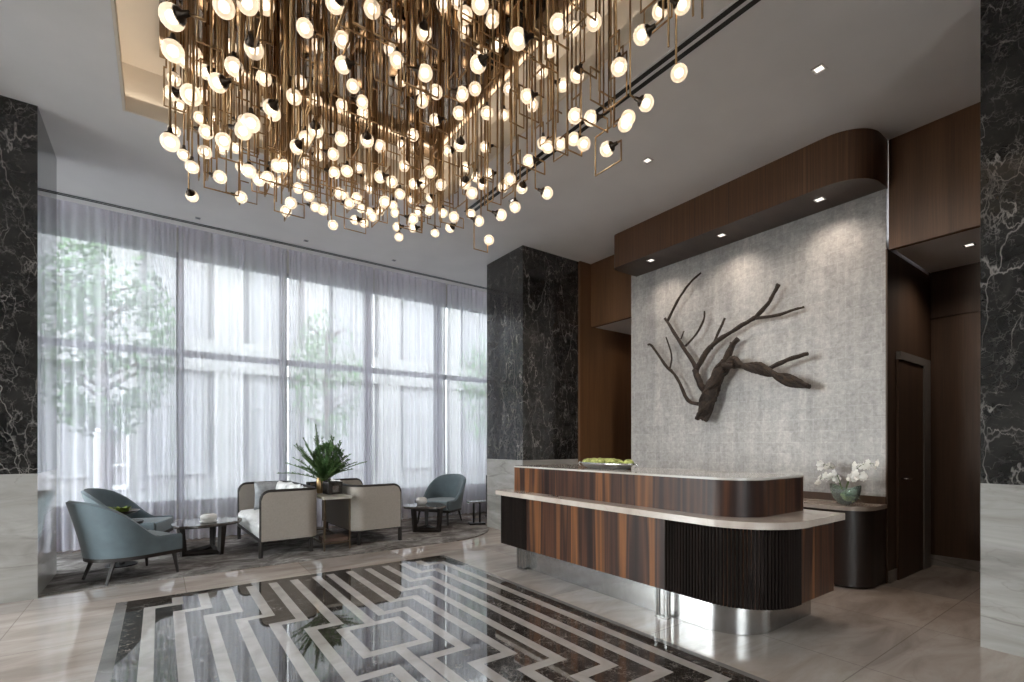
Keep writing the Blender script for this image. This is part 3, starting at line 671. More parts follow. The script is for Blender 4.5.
# back console
cs = empty('back_console', (5.42, 1.80, 0), 0, 'dark wood console cabinet with pale marble top against the silver wall', 'console')
cx, cy = 5.42, 1.80
bm = B(); prism(bm, rrect(0, 5.965 - cx, 0, 4.95 - cy, (.26, 0, 0, .1), 12), .02, .76); finish(bm, 'cabinet', 'dark_panel_deep', cs, 40)
bm = B(); prism(bm, rrect(-.02, 5.965 - cx, -.012, 4.97 - cy, (.27, 0, 0, .1), 12), .76, .80, bev=.003); finish(bm, 'marble_top', 'counter_marble', cs, 40)
bm = B(); box(bm, 5.94 - cx, 5.966 - cx, .001, 4.97 - cy, .80, .875); finish(bm, 'backsplash', 'dark_panel', cs)

# moss tray on the desk
tr = empty('oblong_tray', (3.78, 3.56, 1.155), radians(2), 'long silver oval tray resting on top of the reception desk', 'tray')
bm = B(); lathe(bm, [(0, .0), (.7, 0), (.82, .012), (.93, .04), (1.0, .062), (.97, .062), (.89, .042), (.78, .02), (0, .012)], 40, sx=.13, sy=.36)
finish(bm, 'bowl', 'steel', tr)
bm = B()
for s_ in (-1, 1): tube(bm, [(0, s_ * .35, .05), (0, s_ * .385, .06), (0, s_ * .40, .045), (0, s_ * .375, .02)], .008, 6); 
finish(bm, 'handle', 'steel', tr)
rm = random.Random(3); bm = B()
for k in range(30):
    y = rm.uniform(-.30, .30); x = rm.uniform(-.07, .07) * math.sqrt(max(.1, 1 - (y / .33) ** 2)); r = rm.uniform(.036, .055)
    res = bmesh.ops.create_icosphere(bm, subdivisions=3, radius=r, matrix=Matrix.Translation((x, y, .060 + rm.uniform(0, .018))) @ Matrix.Diagonal((1, 1.2, .62, 1)))
    for v in res['verts']: v.co += v.co.normalized() * noise.noise(v.co * 60) * .010
mo = finish(bm, 'moss', 'moss', None, 60, False); mo.location = (3.78, 3.56, 1.155); tag(mo, 'clumps of yellow green moss filling the silver tray', 'moss', None, 'stuff')

# orchid bowl on the console
OB = Vector((5.60, 2.03, .80))
gb_ = empty('glass_bowl', OB, radians(70), 'boat shaped pale green glass bowl on the marble console', 'bowl')
bm = B()
def boat(bm, k, th):
    rings = []
    for i, (r, z) in enumerate(((.25, 0), (.52, .02), (.78, .06), (.95, .11), (1.0, .155))):
        ring = []
        for j in range(28):
            a = 2 * pi * j / 28; e = .16 * r * cos(a); q = .085 * r * sin(a); lift = .05 * (abs(cos(a)) ** 2) * (z / .155) ** 2
            ring.append(bm.verts.new(((e) * k, q * k, z * (1 if k == 1 else .96) + lift + (th if k < 1 else 0))))
        rings.append(ring)
    for a, b in zip(rings, rings[1:]):
        for j in range(28):
            f = bm.faces.new((a[j], a[(j+1) % 28], b[(j+1) % 28], b[j])); f.smooth = True
    bm.faces.new(rings[0][::-1]); return rings[-1]
o1 = boat(bm, 1, 0); o2 = boat(bm, .95, .004)
for j in range(28): bm.faces.new((o1[j], o1[(j+1) % 28], o2[(j+1) % 28], o2[j]))
finish(bm, 'bowl_body', 'glass_green', gb_)
bm = B()
res = bmesh.ops.create_icosphere(bm, subdivisions=3, radius=1, matrix=Matrix.Translation((0, 0, .058)) @ Matrix.Diagonal((.105, .05, .045, 1)))
for v in res['verts']: v.co += Vector((0, 0, 1)) * noise.noise(v.co * 60) * .008
finish(bm, 'moss_filling', 'moss', gb_, 60)
orc = empty('white_orchid', OB + Vector((0, 0, .07)), radians(70), 'white orchid with arching flower stems growing from the glass bowl', 'orchid')
def leaf(bm, p0, d, up, ln, w, droop, mi=0, seg=6):
    d = d.normalized(); side = d.cross(up).normalized(); prev = None
    for k in range(seg + 1):
        t = k / seg; p = p0 + d * ln * t + up * (ln * (.55 * t - droop * t * t)); ww = w * sin(pi * min(.98, .08 + .9 * t)) ** .8
        cur = (bm.verts.new(p - side * ww), bm.verts.new(p - up * ww * .25), bm.verts.new(p + side * ww))
        if prev:
            for a, b in ((0, 1), (1, 2)):
                f = bm.faces.new((prev[a], prev[b], cur[b], cur[a])); f.material_index = mi; f.smooth = True
        prev = cur
UP = Vector((0, 0, 1))
bm = B()
for k in range(9):
    a = rm.uniform(-.6, .6) + (pi if k % 2 else 0); leaf(bm, Vector((rm.uniform(-.03, .03), 0, 0)), Vector((cos(a), sin(a) * .6, 0)), UP, rm.uniform(.07, .12), .022, .15 if k % 3 else .6)
finish(bm, 'leaves', 'orchid_leaf', orc); orc.scale = (1.25, 1.25, 1.4)
def blossom(bm, c, nrm, r):
    nrm = nrm.normalized(); u = nrm.orthogonal().normalized(); w = nrm.cross(u)
    for k in range(5):
        a = 2 * pi * k / 5 + rm.random() * .3; d = u * cos(a) + w * sin(a); s_ = nrm.cross(d); R = r * (1.0 if k % 2 else .85)
        c0 = bm.verts.new(c); pts = [(.35, .32), (.75, .42), (1.0, .15), (1.0, -.15), (.75, -.42), (.35, -.32)]
        vs = [bm.verts.new(c + d * R * a_ + s_ * R * b_ + nrm * R * .22 * a_) for a_, b_ in pts]
        mid = bm.verts.new(c + d * R * .6 + nrm * R * .05)
        al = [c0] + vs
        for i in range(len(al)): f = bm.faces.new((al[i], al[(i+1) % len(al)], mid)); f.smooth = True
stems = [([0, 0, .02], [-.03, -.01, .18], [-.11, -.01, .27], [-.22, -.02, .25]), ([0, 0, .02], [-.02, .02, .14], [-.10, .03, .20], [-.19, .03, .16]),
         ([.02, 0, .02], [.05, 0, .16], [.10, .01, .24], [.20, .02, .23]), ([.02, 0, .02], [.05, -.02, .13], [.15, -.02, .19], [.29, -.03, .10])]
for s_ in stems:
    p = [Vector(q) for q in s_]; pts = []
    for k in range(15):
        t = k / 14; pts.append(p[0] * (1-t)**3 + p[1] * 3*t*(1-t)**2 + p[2] * 3*t*t*(1-t) + p[3] * t**3)
    bm = B(); tube(bm, pts, [.0035 - .0015 * k / 14 for k in range(15)], 6); so = finish(bm, 'flower_stem', 'stem_green', orc)
    bm = B()
    for k in [5, 6, 7, 8, 9, 10, 11, 12, 13, 14, 9, 11, 13, 14]:
        q = pts[k] + Vector((rm.uniform(-.02, .02), rm.uniform(-.02, .02), rm.uniform(-.025, .015)))
        blossom(bm, q, Vector((rm.uniform(-.5, .5) , rm.uniform(.2, 1) * rm.choice((1, 1, -1)), rm.uniform(-.2, .6))), rm.uniform(.024, .034))
    finish(bm, 'blossoms', 'petal', so)

# driftwood on the wall
BR = {'trunk':[(5.8,3.762,1.73,0.071),(5.8,3.704,1.911,0.086),(5.8,3.619,2.125,0.086),(5.8,3.521,2.326,0.077),(5.8,3.412,2.434,0.068)],'stub':[(5.83,3.457,2.417,0.053),(5.83,3.371,2.626,0.038),(5.83,3.285,2.718,0.030)],'stubfork':[(5.83,3.403,2.574,0.023),(5.83,3.376,2.696,0.015)],'arm':[(5.74,3.417,2.391,0.060),(5.74,3.298,2.425,0.052),(5.74,3.176,2.371,0.047),(5.74,2.976,2.309,0.050),(5.74,2.779,2.204,0.055),(5.74,2.626,2.119,0.051),(5.74,2.428,2.038,0.033)],'armstub':[(5.76,2.857,2.296,0.028),(5.76,2.667,2.362,0.026),(5.76,2.446,2.401,0.021)],'left':[(5.83,3.738,2.099,0.047),(5.83,3.826,2.24,0.044),(5.83,3.871,2.379,0.040),(5.83,3.901,2.49,0.032),(5.83,4.077,2.761,0.025),(5.83,4.333,3.157,0.022)],'lefttip':[(5.83,4.367,3.207,0.017),(5.83,4.316,3.168,0.020),(5.83,4.168,3.395,0.017),(5.83,3.969,3.593,0.015),(5.83,3.797,3.687,0.012)],'twiga':[(5.83,4.033,2.754,0.016),(5.83,3.862,2.892,0.014),(5.83,3.758,3.058,0.013),(5.83,3.747,3.169,0.010)],'twigb':[(5.83,4.104,2.862,0.012),(5.83,4.056,2.963,0.010)],'up':[(5.83,3.871,2.405,0.040),(5.83,3.723,2.611,0.036),(5.83,3.599,2.721,0.031),(5.83,3.371,2.821,0.027),(5.83,3.12,2.925,0.026),(5.83,3.046,2.953,0.027),(5.83,2.92,3.068,0.024),(5.83,2.846,3.179,0.022),(5.83,2.789,3.269,0.024)],'upr':[(5.83,3.071,2.934,0.022),(5.83,2.823,2.911,0.018),(5.83,2.667,2.928,0.016),(5.83,2.518,2.94,0.013)],'twigc':[(5.83,3.651,2.652,0.020),(5.83,3.539,2.865,0.018),(5.83,3.457,3.015,0.015)],'low':[(5.83,3.811,1.946,0.027),(5.83,3.994,2.012,0.025),(5.83,4.168,2.331,0.022),(5.83,4.374,2.553,0.021),(5.83,4.593,2.846,0.018),(5.83,4.665,2.873,0.014)],'lowt':[(5.83,4.283,2.479,0.013),(5.83,4.258,2.671,0.012),(5.83,4.35,2.934,0.009)],'lowf':[(5.83,3.994,2.012,0.016),(5.83,4.025,2.028,0.013)],}
dw = empty('driftwood_branch', (5.96, 3.8, 1.7), 0, 'large bare driftwood branch mounted on the silver grey wall', 'driftwood sculpture')
rb = random.Random(5)
def organic(bm, pts, jit=.012, bump_=.3, n=10, sub=4):
    P = [Vector(p[:3]) for p in pts]; R = [p[3] for p in pts]; out = []; ro = []
    for i in range(len(P) - 1):
        for k in range(sub):
            t = k / sub; a = P[max(i-1, 0)]; b = P[i]; c = P[i+1]; d = P[min(i+2, len(P)-1)]
            q = .5 * ((2*b) + (c - a) * t + (2*a - 5*b + 4*c - d) * t*t + (-a + 3*b - 3*c + d) * t**3)
            out.append(q + Vector((rb.uniform(-1, 1), rb.uniform(-1, 1), rb.uniform(-1, 1))) * jit * min(1, R[i] * 12)); ro.append((R[i] * (1-t) + R[i+1] * t) * rb.uniform(.92, 1.1))
    out.append(P[-1]); ro.append(R[-1])
    tube(bm, out, ro, n, bumpy=bump_); return out, ro
loc0 = Vector((5.96, 3.8, 1.7))
def rel(k): return [(x - loc0.x, y - loc0.y, z - loc0.z, r) for x, y, z, r in BR[k]]
def helix(bm, pts, turns, rad, ph=0):
    P = [Vector(p[:3]) for p in pts]; R = [p[3] for p in pts]; out = []; n = 14 * (len(P) - 1); u0 = None
    for i in range(n + 1):
        t = i / n * (len(P) - 1); k = min(int(t), len(P) - 2); f_ = t - k; c = P[k].lerp(P[k+1], f_); r = R[k] * (1-f_) + R[k+1] * f_; tg = (P[k+1] - P[k]).normalized()
        u = Vector((1, 0, 0)); u = (u - tg * u.dot(tg)).normalized(); w = tg.cross(u); a = ph + 2 * pi * turns * i / n
        out.append(c + (u * cos(a) + w * sin(a)) * r * .85)
    tube(bm, out, [rad * (1 - .3 * i / n) for i in range(n + 1)], 8, bumpy=.25)
bm = B(); organic(bm, rel('trunk'), n=14, bump_=.35); helix(bm, rel('trunk'), 1.0, .040, 0); helix(bm, rel('trunk'), 1.0, .034, 2.2); helix(bm, rel('trunk'), .8, .030, 4.2)
tk = finish(bm, 'trunk', 'bark', dw)
bm = B(); p0 = rel('arm')
p1 = [(x, y, z, r * .62) for x, y, z, r in p0]; organic(bm, p1, n=12); helix(bm, p0, 1.5, .036, 0); helix(bm, p0, 1.5, .034, pi); finish(bm, 'twisted_arm', 'bark', dw)
for k in ('stub', 'stubfork', 'armstub', 'left', 'lefttip', 'twiga', 'twigb', 'up', 'upr', 'twigc', 'low', 'lowt', 'lowf'):
    bm = B(); organic(bm, rel(k), n=8); finish(bm, 'branch', 'bark', dw)
# wall bracket that carries it
bm = B(); box(bm, -.12, .008, -.02 + (BR['trunk'][2][1] - loc0.y), .02 + (BR['trunk'][2][1] - loc0.y), BR['trunk'][2][2] - loc0.z - .02, BR['trunk'][2][2] - loc0.z + .02); finish(bm, 'wall_bracket', 'black_metal', dw)

# ================================================================ LOUNGE
# rug
bm = B(); prism(bm, rrect(-1.35, 4.62, 6.23, 8.36, (.25, 1.25, .5, .25), 16), .0005, .014, bev=.004)
rg = finish(bm, 'area_rug', 'rug', None, 40); tag(rg, 'grey mottled area rug with rounded corner under the lounge seating', 'rug')

# ---- armchair
def make_armchair(label, loc, rz):
    t = empty('armchair', loc, rz, label, 'armchair', 'slate blue curved back armchairs')
    HW, FX, BX = .345, .36, -.36
    def plan(s):        # s -1..1 ; from front +y side, around the back, to front -y side ; returns (x,y), outward normal
        a = abs(s); sg = 1 if s < 0 else -1
        if a > .5: x = (a - .5) / .5 * FX; return Vector((x, sg * HW, 0)), Vector((0, sg, 0))
        th = a / .5 * pi / 2    # 0 at the back centre
        p = Vector((-cos(th) * abs(BX), sg * sin(th) * HW, 0)); n = Vector((-cos(th) / abs(BX), sg * sin(th) / HW, 0)).normalized(); return p, n
    def ztop(x):
        u = max(0, min(1, (FX - .03 - x) / (FX - .03 - BX))); t_ = max(0, (u - .26) / .74); return .425 + .415 * (.45 * t_ + .55 * t_ * t_ * (3 - 2 * t_))
    NS, NH = 56, 8; bm = B(); th = .055; cols = []
    for i in range(NS + 1):
        s = -1 + 2 * i / NS; p, n = plan(s); zt = ztop(p.x); col = []
        lean = .13 * max(0, min(1, (.25 - p.x) / .6))
        for k in range(NH + 1):
            z = .275 + (zt - .275) * k / NH; q = p + n * lean * ((z - .275) / .565) ** 1.2; col.append((q.x, q.y, z))
        q = p + n * (lean * ((zt - .275) / .565) ** 1.2 - th * .5); col.append((q.x, q.y, zt + .018))
        for k in range(NH + 1):
            z = zt - (zt - .33) * k / NH; q = p + n * (lean * ((z - .275) / .565) ** 1.2 - th - .012 * sin(pi * k / NH)); col.append((q.x, q.y, z))
        cols.append([bm.verts.new(c) for c in col])
    for a, b in zip(cols, cols[1:]):
        for k in range(len(a) - 1):
            f = bm.faces.new((a[k], a[k+1], b[k+1], b[k])); f.smooth = True
    for c in (cols[0], cols[-1][::-1]): bm.faces.new(c)
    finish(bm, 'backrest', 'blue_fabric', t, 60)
    pl = []
    for i in range(NS + 1):
        p, n = plan(-1 + 2 * i / NS); q = p - n * .045; pl.append((q.x, q.y))
    pl[0] = (FX + .01, HW - .05); pl[-1] = (FX + .01, -HW + .05)
    bm = B(); prism(bm, pl[::-1], .285, .43)
    fs = [f for f in bm.faces if f.normal.z > .9 or f.calc_center_median().z > .42]
    bm.normal_update(); top = max(bm.faces, key=lambda f: f.calc_center_median().z)
    bmesh.ops.bevel(bm, geom=list(top.edges), offset=.035, segments=4, affect='EDGES', profile=.6)
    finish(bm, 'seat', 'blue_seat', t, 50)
    pl = []
    for i in range(NS + 1):
        p, n = plan(-1 + 2 * i / NS); q = p - n * .004; pl.append((q.x, q.y))
    bm = B(); prism(bm, pl[::-1], .238, .276); finish(bm, 'base_rail', 'dark_frame', t, 40)
    for sx_, sy_ in ((1, 1), (1, -1), (-1, 1), (-1, -1)):
        bm = B(); x0 = .31 * sx_ if sx_ > 0 else -.21; y0 = sy_ * (.28 if sx_ > 0 else .21)
        tube(bm, [(x0 + (.025 if sx_ > 0 else -.075), y0 + sy_ * .025, .0185), (x0, y0, .24)], [.014, .024], 4); finish(bm, 'leg', 'dark_frame', t)
    return t
ac = make_armchair('slate blue armchair nearest the left marble column, side turned to view', (-.28, 6.56, 0), radians(27))
a2 = dup(ac, (-.30, 7.90, 0), radians(-18), 'slate blue armchair at far left against curtains, behind another armchair')
a3 = dup(ac, (4.12, 7.86, 0), radians(212), 'slate blue armchair beyond both sofas, near the curtains at right')

# ---- sofa
def make_sofa(label, loc, rz, mirror=False, Ln=1.62, D=.70):
    t = empty('sofa', loc, rz, label, 'sofa', 'cream sofas with dark wooden frames')
    # local: seat opens to -x, back at x=D, length along y from 0 to Ln
    H, rc = .83, .16; m_ = lambda p: (-p[0], p[1], p[2]) if mirror else p
    def planpts(off):
        x1 = D - off; pts = [(0, off)]; r = rc - off
        for k in range(9): a = -pi/2 + pi/2 * k / 8; pts.append((x1 - r + r * cos(a), off + r + r * sin(a)))
        for k in range(9): a = pi/2 * k / 8; pts.append((x1 - r + r * cos(a), Ln - off - r + r * sin(a)))
        pts.append((0, Ln - off))
        out = []
        for (ax, ay), (bx, by) in zip(pts, pts[1:]):
            n = max(1, int(math.hypot(bx-ax, by-ay) / .05))
            for k in range(n): out.append((ax + (bx-ax)*k/n, ay + (by-ay)*k/n))
        out.append(pts[-1]); return out
    def ztop(x): # round the front top corner
        r = .11; return H if x > r else H - r + math.sqrt(max(0, r*r - (r - x)**2))
    def strip(off0, off1, z0, name, mat, drop):
        A, C = planpts(off0), planpts(off1); n = min(len(A), len(C))
        import itertools
        def rs(P, n):
            d = [0]
            for a, b in zip(P, P[1:]): d.append(d[-1] + math.dist(a, b))
            out = []; j = 0
            for i in range(n):
                s = d[-1] * i / (n - 1)
                while j < len(d) - 2 and d[j+1] < s: j += 1
                u = (s - d[j]) / max(1e-9, d[j+1] - d[j]); out.append((P[j][0] + (P[j+1][0]-P[j][0])*u, P[j][1] + (P[j+1][1]-P[j][1])*u))
            return out
        A, C = rs(A, 110), rs(C, 110); bm = B(); prev = None
        for a, c in zip(A, C):
            za = ztop(max(0, a[0])) - drop
            cur = [bm.verts.new(m_((a[0], a[1], z0))), bm.verts.new(m_((a[0], a[1], za))), bm.verts.new(m_((c[0], c[1], za))), bm.verts.new(m_((c[0], c[1], z0)))]
            if prev:
                for i in range(4): bm.faces.new((prev[i], prev[(i+1) % 4], cur[(i+1) % 4], cur[i])).smooth = True
            else: first = cur
            prev = cur
        bm.faces.new(first); bm.faces.new(prev[::-1]); return finish(bm, name, mat, t, 40)
    strip(.008, .055, .215, 'shell', 'beige_fabric', .012)
    # top frame, one continuous dark rail from front foot to front foot
    mid = planpts(.026); path = [(0, mid[0][1], .0155), (0, mid[0][1], H - .11)]
    for k in range(1, 9): a = pi - pi/2 * k / 8; path.append((.11 + .11 * cos(a), mid[0][1], H - .11 + .11 * sin(a)))
    path += [(x, y, H) for x, y in mid if .13 < x]
    for k in range(9): a = pi/2 + pi/2 * k / 8; path.append((.11 + .11 * cos(a), mid[-1][1], H - .11 + .11 * sin(a)))
    path += [(0, mid[-1][1], .0155)]
    bm = B(); tube(bm, [m_(p) for p in path], .019, 8); finish(bm, 'frame', 'dark_frame', t, 60)
    bm = B(); tube(bm, [m_((x, y, .215)) for x, y in mid], .017, 8); tube(bm, [m_((0, .03, .215)), m_((0, Ln - .03, .215))], .017, 8); finish(bm, 'bottom_rail', 'dark_frame', t, 60)
    for x, y in ((0, .035), (D - .10, .075), (0, Ln - .035), (D - .10, Ln - .075)):
        bm = B(); box(bm, *(sorted((m_((x - .022, 0, 0))[0], m_((x + .022, 0, 0))[0]))), y - .022, y + .022, .0145, .205, 0, .004); finish(bm, 'leg', 'dark_frame', t)
    # channel-tufted seat cushion
    bm = B(); ny = 60; prof = [(.02, .235), (-.012, .27), (-.02, .33), (-.01, .40), (.03, .435), (.12, .445), (D - .08, .44)]; prev = None
    for i in range(ny + 1):
        y = .065 + (Ln - .13) * i / ny; ch_ = abs(sin(pi * (y - .065) / (Ln - .13) * 9)) ** .5
        cur = [bm.verts.new(m_((x - (.014 * ch_ if x < .1 else 0), y, z + (.010 * ch_ if z > .4 else 0)))) for x, z in prof]
        cur.append(bm.verts.new(m_((D - .08, y, .235))))
        if prev:
            for k in range(len(cur)): bm.faces.new((prev[k], prev[(k+1) % len(cur)], cur[(k+1) % len(cur)], cur[k])).smooth = True
        else: bm.faces.new(cur[::-1])
        prev = cur
    bm.faces.new(prev); finish(bm, 'seat_cushion', 'cream_fabric', t, 60)
    return t
s1 = make_sofa('cream sofa with dark frame facing left towards the two armchairs', (1.0, 6.61, 0), radians(2))
s2 = make_sofa('cream sofa with dark frame facing right, back to the console table', (2.84, 6.70, 0), radians(3), mirror=True, Ln=1.5)
# ---- pillows
def pillow(loc, rot, mat, label, w=.42, h=.42, th=.15):
    bm = B(); n = 14; rows = []
    for side in (1, -1):
        g = []
        for i in range(n + 1):
            r_ = []
            for j in range(n + 1):
                u, v = -1 + 2*i/n, -1 + 2*j/n
                pin = 1 - .07 * (abs(u)**2 * (1 - abs(v)) + abs(v)**2 * (1 - abs(u))) - .0
                z = th / 2 * (max(0, (1 - u**4) * (1 - v**4))) ** .55 * side
                r_.append(bm.verts.new((u * w/2 * (1 - .08 * (1 - v*v)* abs(u)), v * h/2 * (1 - .08 * (1 - u*u) * abs(v)), z + .004 * noise.noise(Vector((u * 3, v * 3, side))))))
            g.append(r_)
        for i in range(n):
            for j in range(n):
                f = bm.faces.new((g[i][j], g[i+1][j], g[i+1][j+1], g[i][j+1])); f.smooth = True
    bmesh.ops.remove_doubles(bm, verts=bm.verts, dist=.0015)
    o = finish(bm, 'throw_pillow', mat, None, 70); o.location = loc; o.rotation_euler = rot; tag(o, label, 'pillow', 'throw pillows on the sofas'); return o
def on_sofa(s, x, y, z): return s.matrix_basis @ Vector((x, y, z))
bpy.context.view_layer.update()
R7 = radians(2)
pillow(on_sofa(s1, .36, 1.40, .66), (radians(90), 0, radians(12) + R7), 'pillow_b', 'grey patterned pillow leaning on the far arm of left sofa')
pillow(on_sofa(s1, .50, 1.10, .665), (radians(83), 0, radians(-78) + R7), 'pillow_a', 'white pillow on left sofa beside the grey patterned pillow')
pillow(on_sofa(s1, .52, .66, .665), (radians(80), 0, radians(-88) + R7), 'pillow_a', 'white patterned pillow in the middle of left sofa back')
pillow(on_sofa(s1, .52, .235, .655), (radians(80), 0, radians(-98) + R7), 'pillow_a', 'white pillow on left sofa nearest the front arm')
pillow(on_sofa(s2, -.52, 1.14, .665), (radians(80), 0, radians(92)), 'pillow_a', 'pale pillow on right sofa at its far arm')

# ---- coffee tables
def blob(cx, cy, R, lob, ph, n=72):
    out = []
    for k in range(n):
        a = 2*pi*k/n; r = R * (1 + lob * cos(3 * (a - ph))); out.append((cx + r * cos(a), cy + r * sin(a)))
    return out
def coffee_table(label, loc, feet, R, ph, z=.42, lob=.13):
    t = empty('coffee_table', loc, 0, label, 'coffee table', 'dark three legged coffee tables')
    bm = B(); prism(bm, blob(0, 0, R, lob, ph), z - .026, z, bev=.006); finish(bm, 'table_top', 'smoke_top', t, 40)
    bm = B(); prism(bm, blob(0, 0, R * .955, lob, ph), z - .040, z - .026); finish(bm, 'top_rim', 'dark_frame', t, 40)
    F = [Vector(f) for f in feet]
    for f in F:
        bm = B(); d = f.normalized(); s_ = Vector((-d.y, d.x)); a0, a1 = f * 1.12, f; hw0, hw1 = .030, .017
        vs = []
        for (c, hw, zz, dep) in ((f, .022, .0145, .030), (f * 1.14, .036, z - .040, .030)):
            for q, e in ((-1, -1), (1, -1), (1, 1), (-1, 1)): vs.append(bm.verts.new(((c + s_ * hw * q + d * dep * e).x, (c + s_ * hw * q + d * dep * e).y, zz)))
        for q in ((0,3,2,1), (4,5,6,7), (0,1,5,4), (1,2,6,5), (2,3,7,6), (3,0,4,7)): bm.faces.new([vs[i] for i in q])
        finish(bm, 'leg', 'dark_frame', t)
    bm = B()
    for a, b in ((0, 1), (1, 2), (2, 0)):
        tube(bm, [(F[a].x, F[a].y, .045), (F[b].x, F[b].y, .045)], .030, 4)
    finish(bm, 'stretcher', 'dark_frame', t)
    return t
coffee_table('dark coffee table with rounded triangular top between armchairs and left sofa', (.47, 7.42, 0), [(-.23, -.10), (.15, -.235), (.10, .26)], .385, radians(-8), lob=.10)
coffee_table('dark coffee table with wavy top between right sofa and far armchair', (3.50, 7.25, 0), [(-.20, -.03), (.10, -.25), (.12, .22)], .33, radians(-70), z=.43, lob=.13)
def bowl(name, label, cat, loc, prof, mat):
    bm = B(); lathe(bm, prof, 28); o = finish(bm, name, mat, None, 50); o.location = loc; tag(o, label, cat); return o
bowl('saucer_dish', 'small white dish on the left coffee table under a rounded vase', 'dish', (.50, 7.26, .4205), [(0, 0), (.07, 0), (.095, .012), (.10, .022), (.093, .022), (.07, .012), (0, .012)], 'white_ceramic')
bowl('squat_vase', 'squat white ceramic vase standing in the white dish', 'vase', (.50, 7.26, .4335), [(0, 0), (.05, 0), (.085, .025), (.095, .055), (.085, .085), (.05, .10), (.044, .098), (.06, .08), (.06, .03), (0, .015)], 'white_ceramic')
bowl('glass_jar', 'small pale round jar on the coffee table by far armchair', 'jar', (3.47, 7.35, .4305), [(0, 0), (.06, 0), (.09, .03), (.095, .06), (.08, .10), (.05, .115), (.046, .11), (.07, .06), (0, .012)], 'white_ceramic')

# ---- small side tables
t = empty('side_table', (-.36, 7.20, 0), 0, 'small black drum side table between the two left armchairs', 'side table')
bm = B(); lathe(bm, [(0, .49), (.20, .49), (.205, .50), (.205, .515), (.20, .52), (0, .52)], 36); finish(bm, 'table_top', 'black_metal', t, 40)
bm = B(); lathe(bm, [(.03, .03), (.035, .2), (.05, .40), (.14, .488)], 28); lathe(bm, [(0, .0145), (.15, .0145), (.155, .022), (.15, .03), (0, .03)], 28); finish(bm, 'pedestal', 'black_metal', t, 40)
bm = B(); lathe(bm, [(0, 0), (.05, 0), (.045, .01), (.018, .025), (.018, .06), (.05, .075), (.13, .095), (.175, .125), (.168, .125), (.12, .102), (0, .085)], 32)
o = finish(bm, 'footed_bowl', ['footed_dark'], None, 50); o.location = (-.36, 7.20, .5205); tag(o, 'wide dark footed bowl holding leaves on the small side table', 'bowl')
bm = B()
for k in range(46):
    a = rm.uniform(0, 2*pi); r = rm.uniform(0, .09); leaf(bm, Vector((r*cos(a), r*sin(a), .11)), Vector((cos(a), sin(a), rm.uniform(0, .8))), UP, rm.uniform(.06, .11), .017, .45)
o = finish(bm, 'succulent_leaves', 'leaf_light', None); o.location = (-.36, 7.20, .5205); tag(o, 'bright yellow green leaves in the footed bowl between the armchairs', 'plant')

t = empty('side_table', (4.50, 7.30, 0), radians(-20), 'small dark two post side table right of the far armchair', 'side table')
bm = B(); prism(bm, rrect(-.17, .17, -.12, .12, (.03,)*4, 5), .40, .42, bev=.003); finish(bm, 'table_top', 'smoke_top', t, 40)
for x in (-.055, .055):
    bm = B(); tube(bm, [(x, 0, .045), (x, 0, .40)], .017, 10); finish(bm, 'post', 'black_metal', t)
bm = B(); prism(bm, rrect(-.14, .14, -.10, .10, (.02,)*4, 4), .0145, .045, bev=.003); finish(bm, 'base', 'black_metal', t, 40)
# slim bollard beside the dark column
t = empty('slim_bollard', (5.28, 8.16, 0), radians(-35), 'slim black upright post on floor between curtains and dark column', 'post')
bm = B(); box(bm, -.03, .03, -.02, .02, .02, .80, 0, .004); finish(bm, 'post', 'black_metal', t)
bm = B(); box(bm, -.045, .045, -.05, .05, .0005, .02, 0, .003); finish(bm, 'base', 'black_metal', t)

# ---- console table between sofas
t = empty('console_table', (1.90, 6.56, 0), 0, 'narrow console table with beige stone top between the two sofas', 'console table')
bm = B(); box(bm, -.185, .185, 0, 1.25, .685, .72, 0, .004); finish(bm, 'table_top', 'stone_top', t)
for x in (-.165, .165):
    for y in (.03, 1.22):
        bm = B(); box(bm, x - .010, x + .010, y - .010, y + .010, .0145, .685); finish(bm, 'leg', 'dark_brass', t)
bm = B()
for x in (-.165, .165): box(bm, x - .009, x + .009, .041, 1.209, .10, .118)
box(bm, -.154, .154, .021, .039, .10, .118); box(bm, -.154, .154, 1.211, 1.229, .10, .118); finish(bm, 'stretcher', 'dark_brass', t)
bm = B(); box(bm, -.155, .155, .05, .35, .119, .17, 0, .004); o = finish(bm, 'storage_box', 'brown_box', None); o.location = (1.90, 6.56, 0); tag(o, 'low brown box on the bottom rails of console table', 'box')
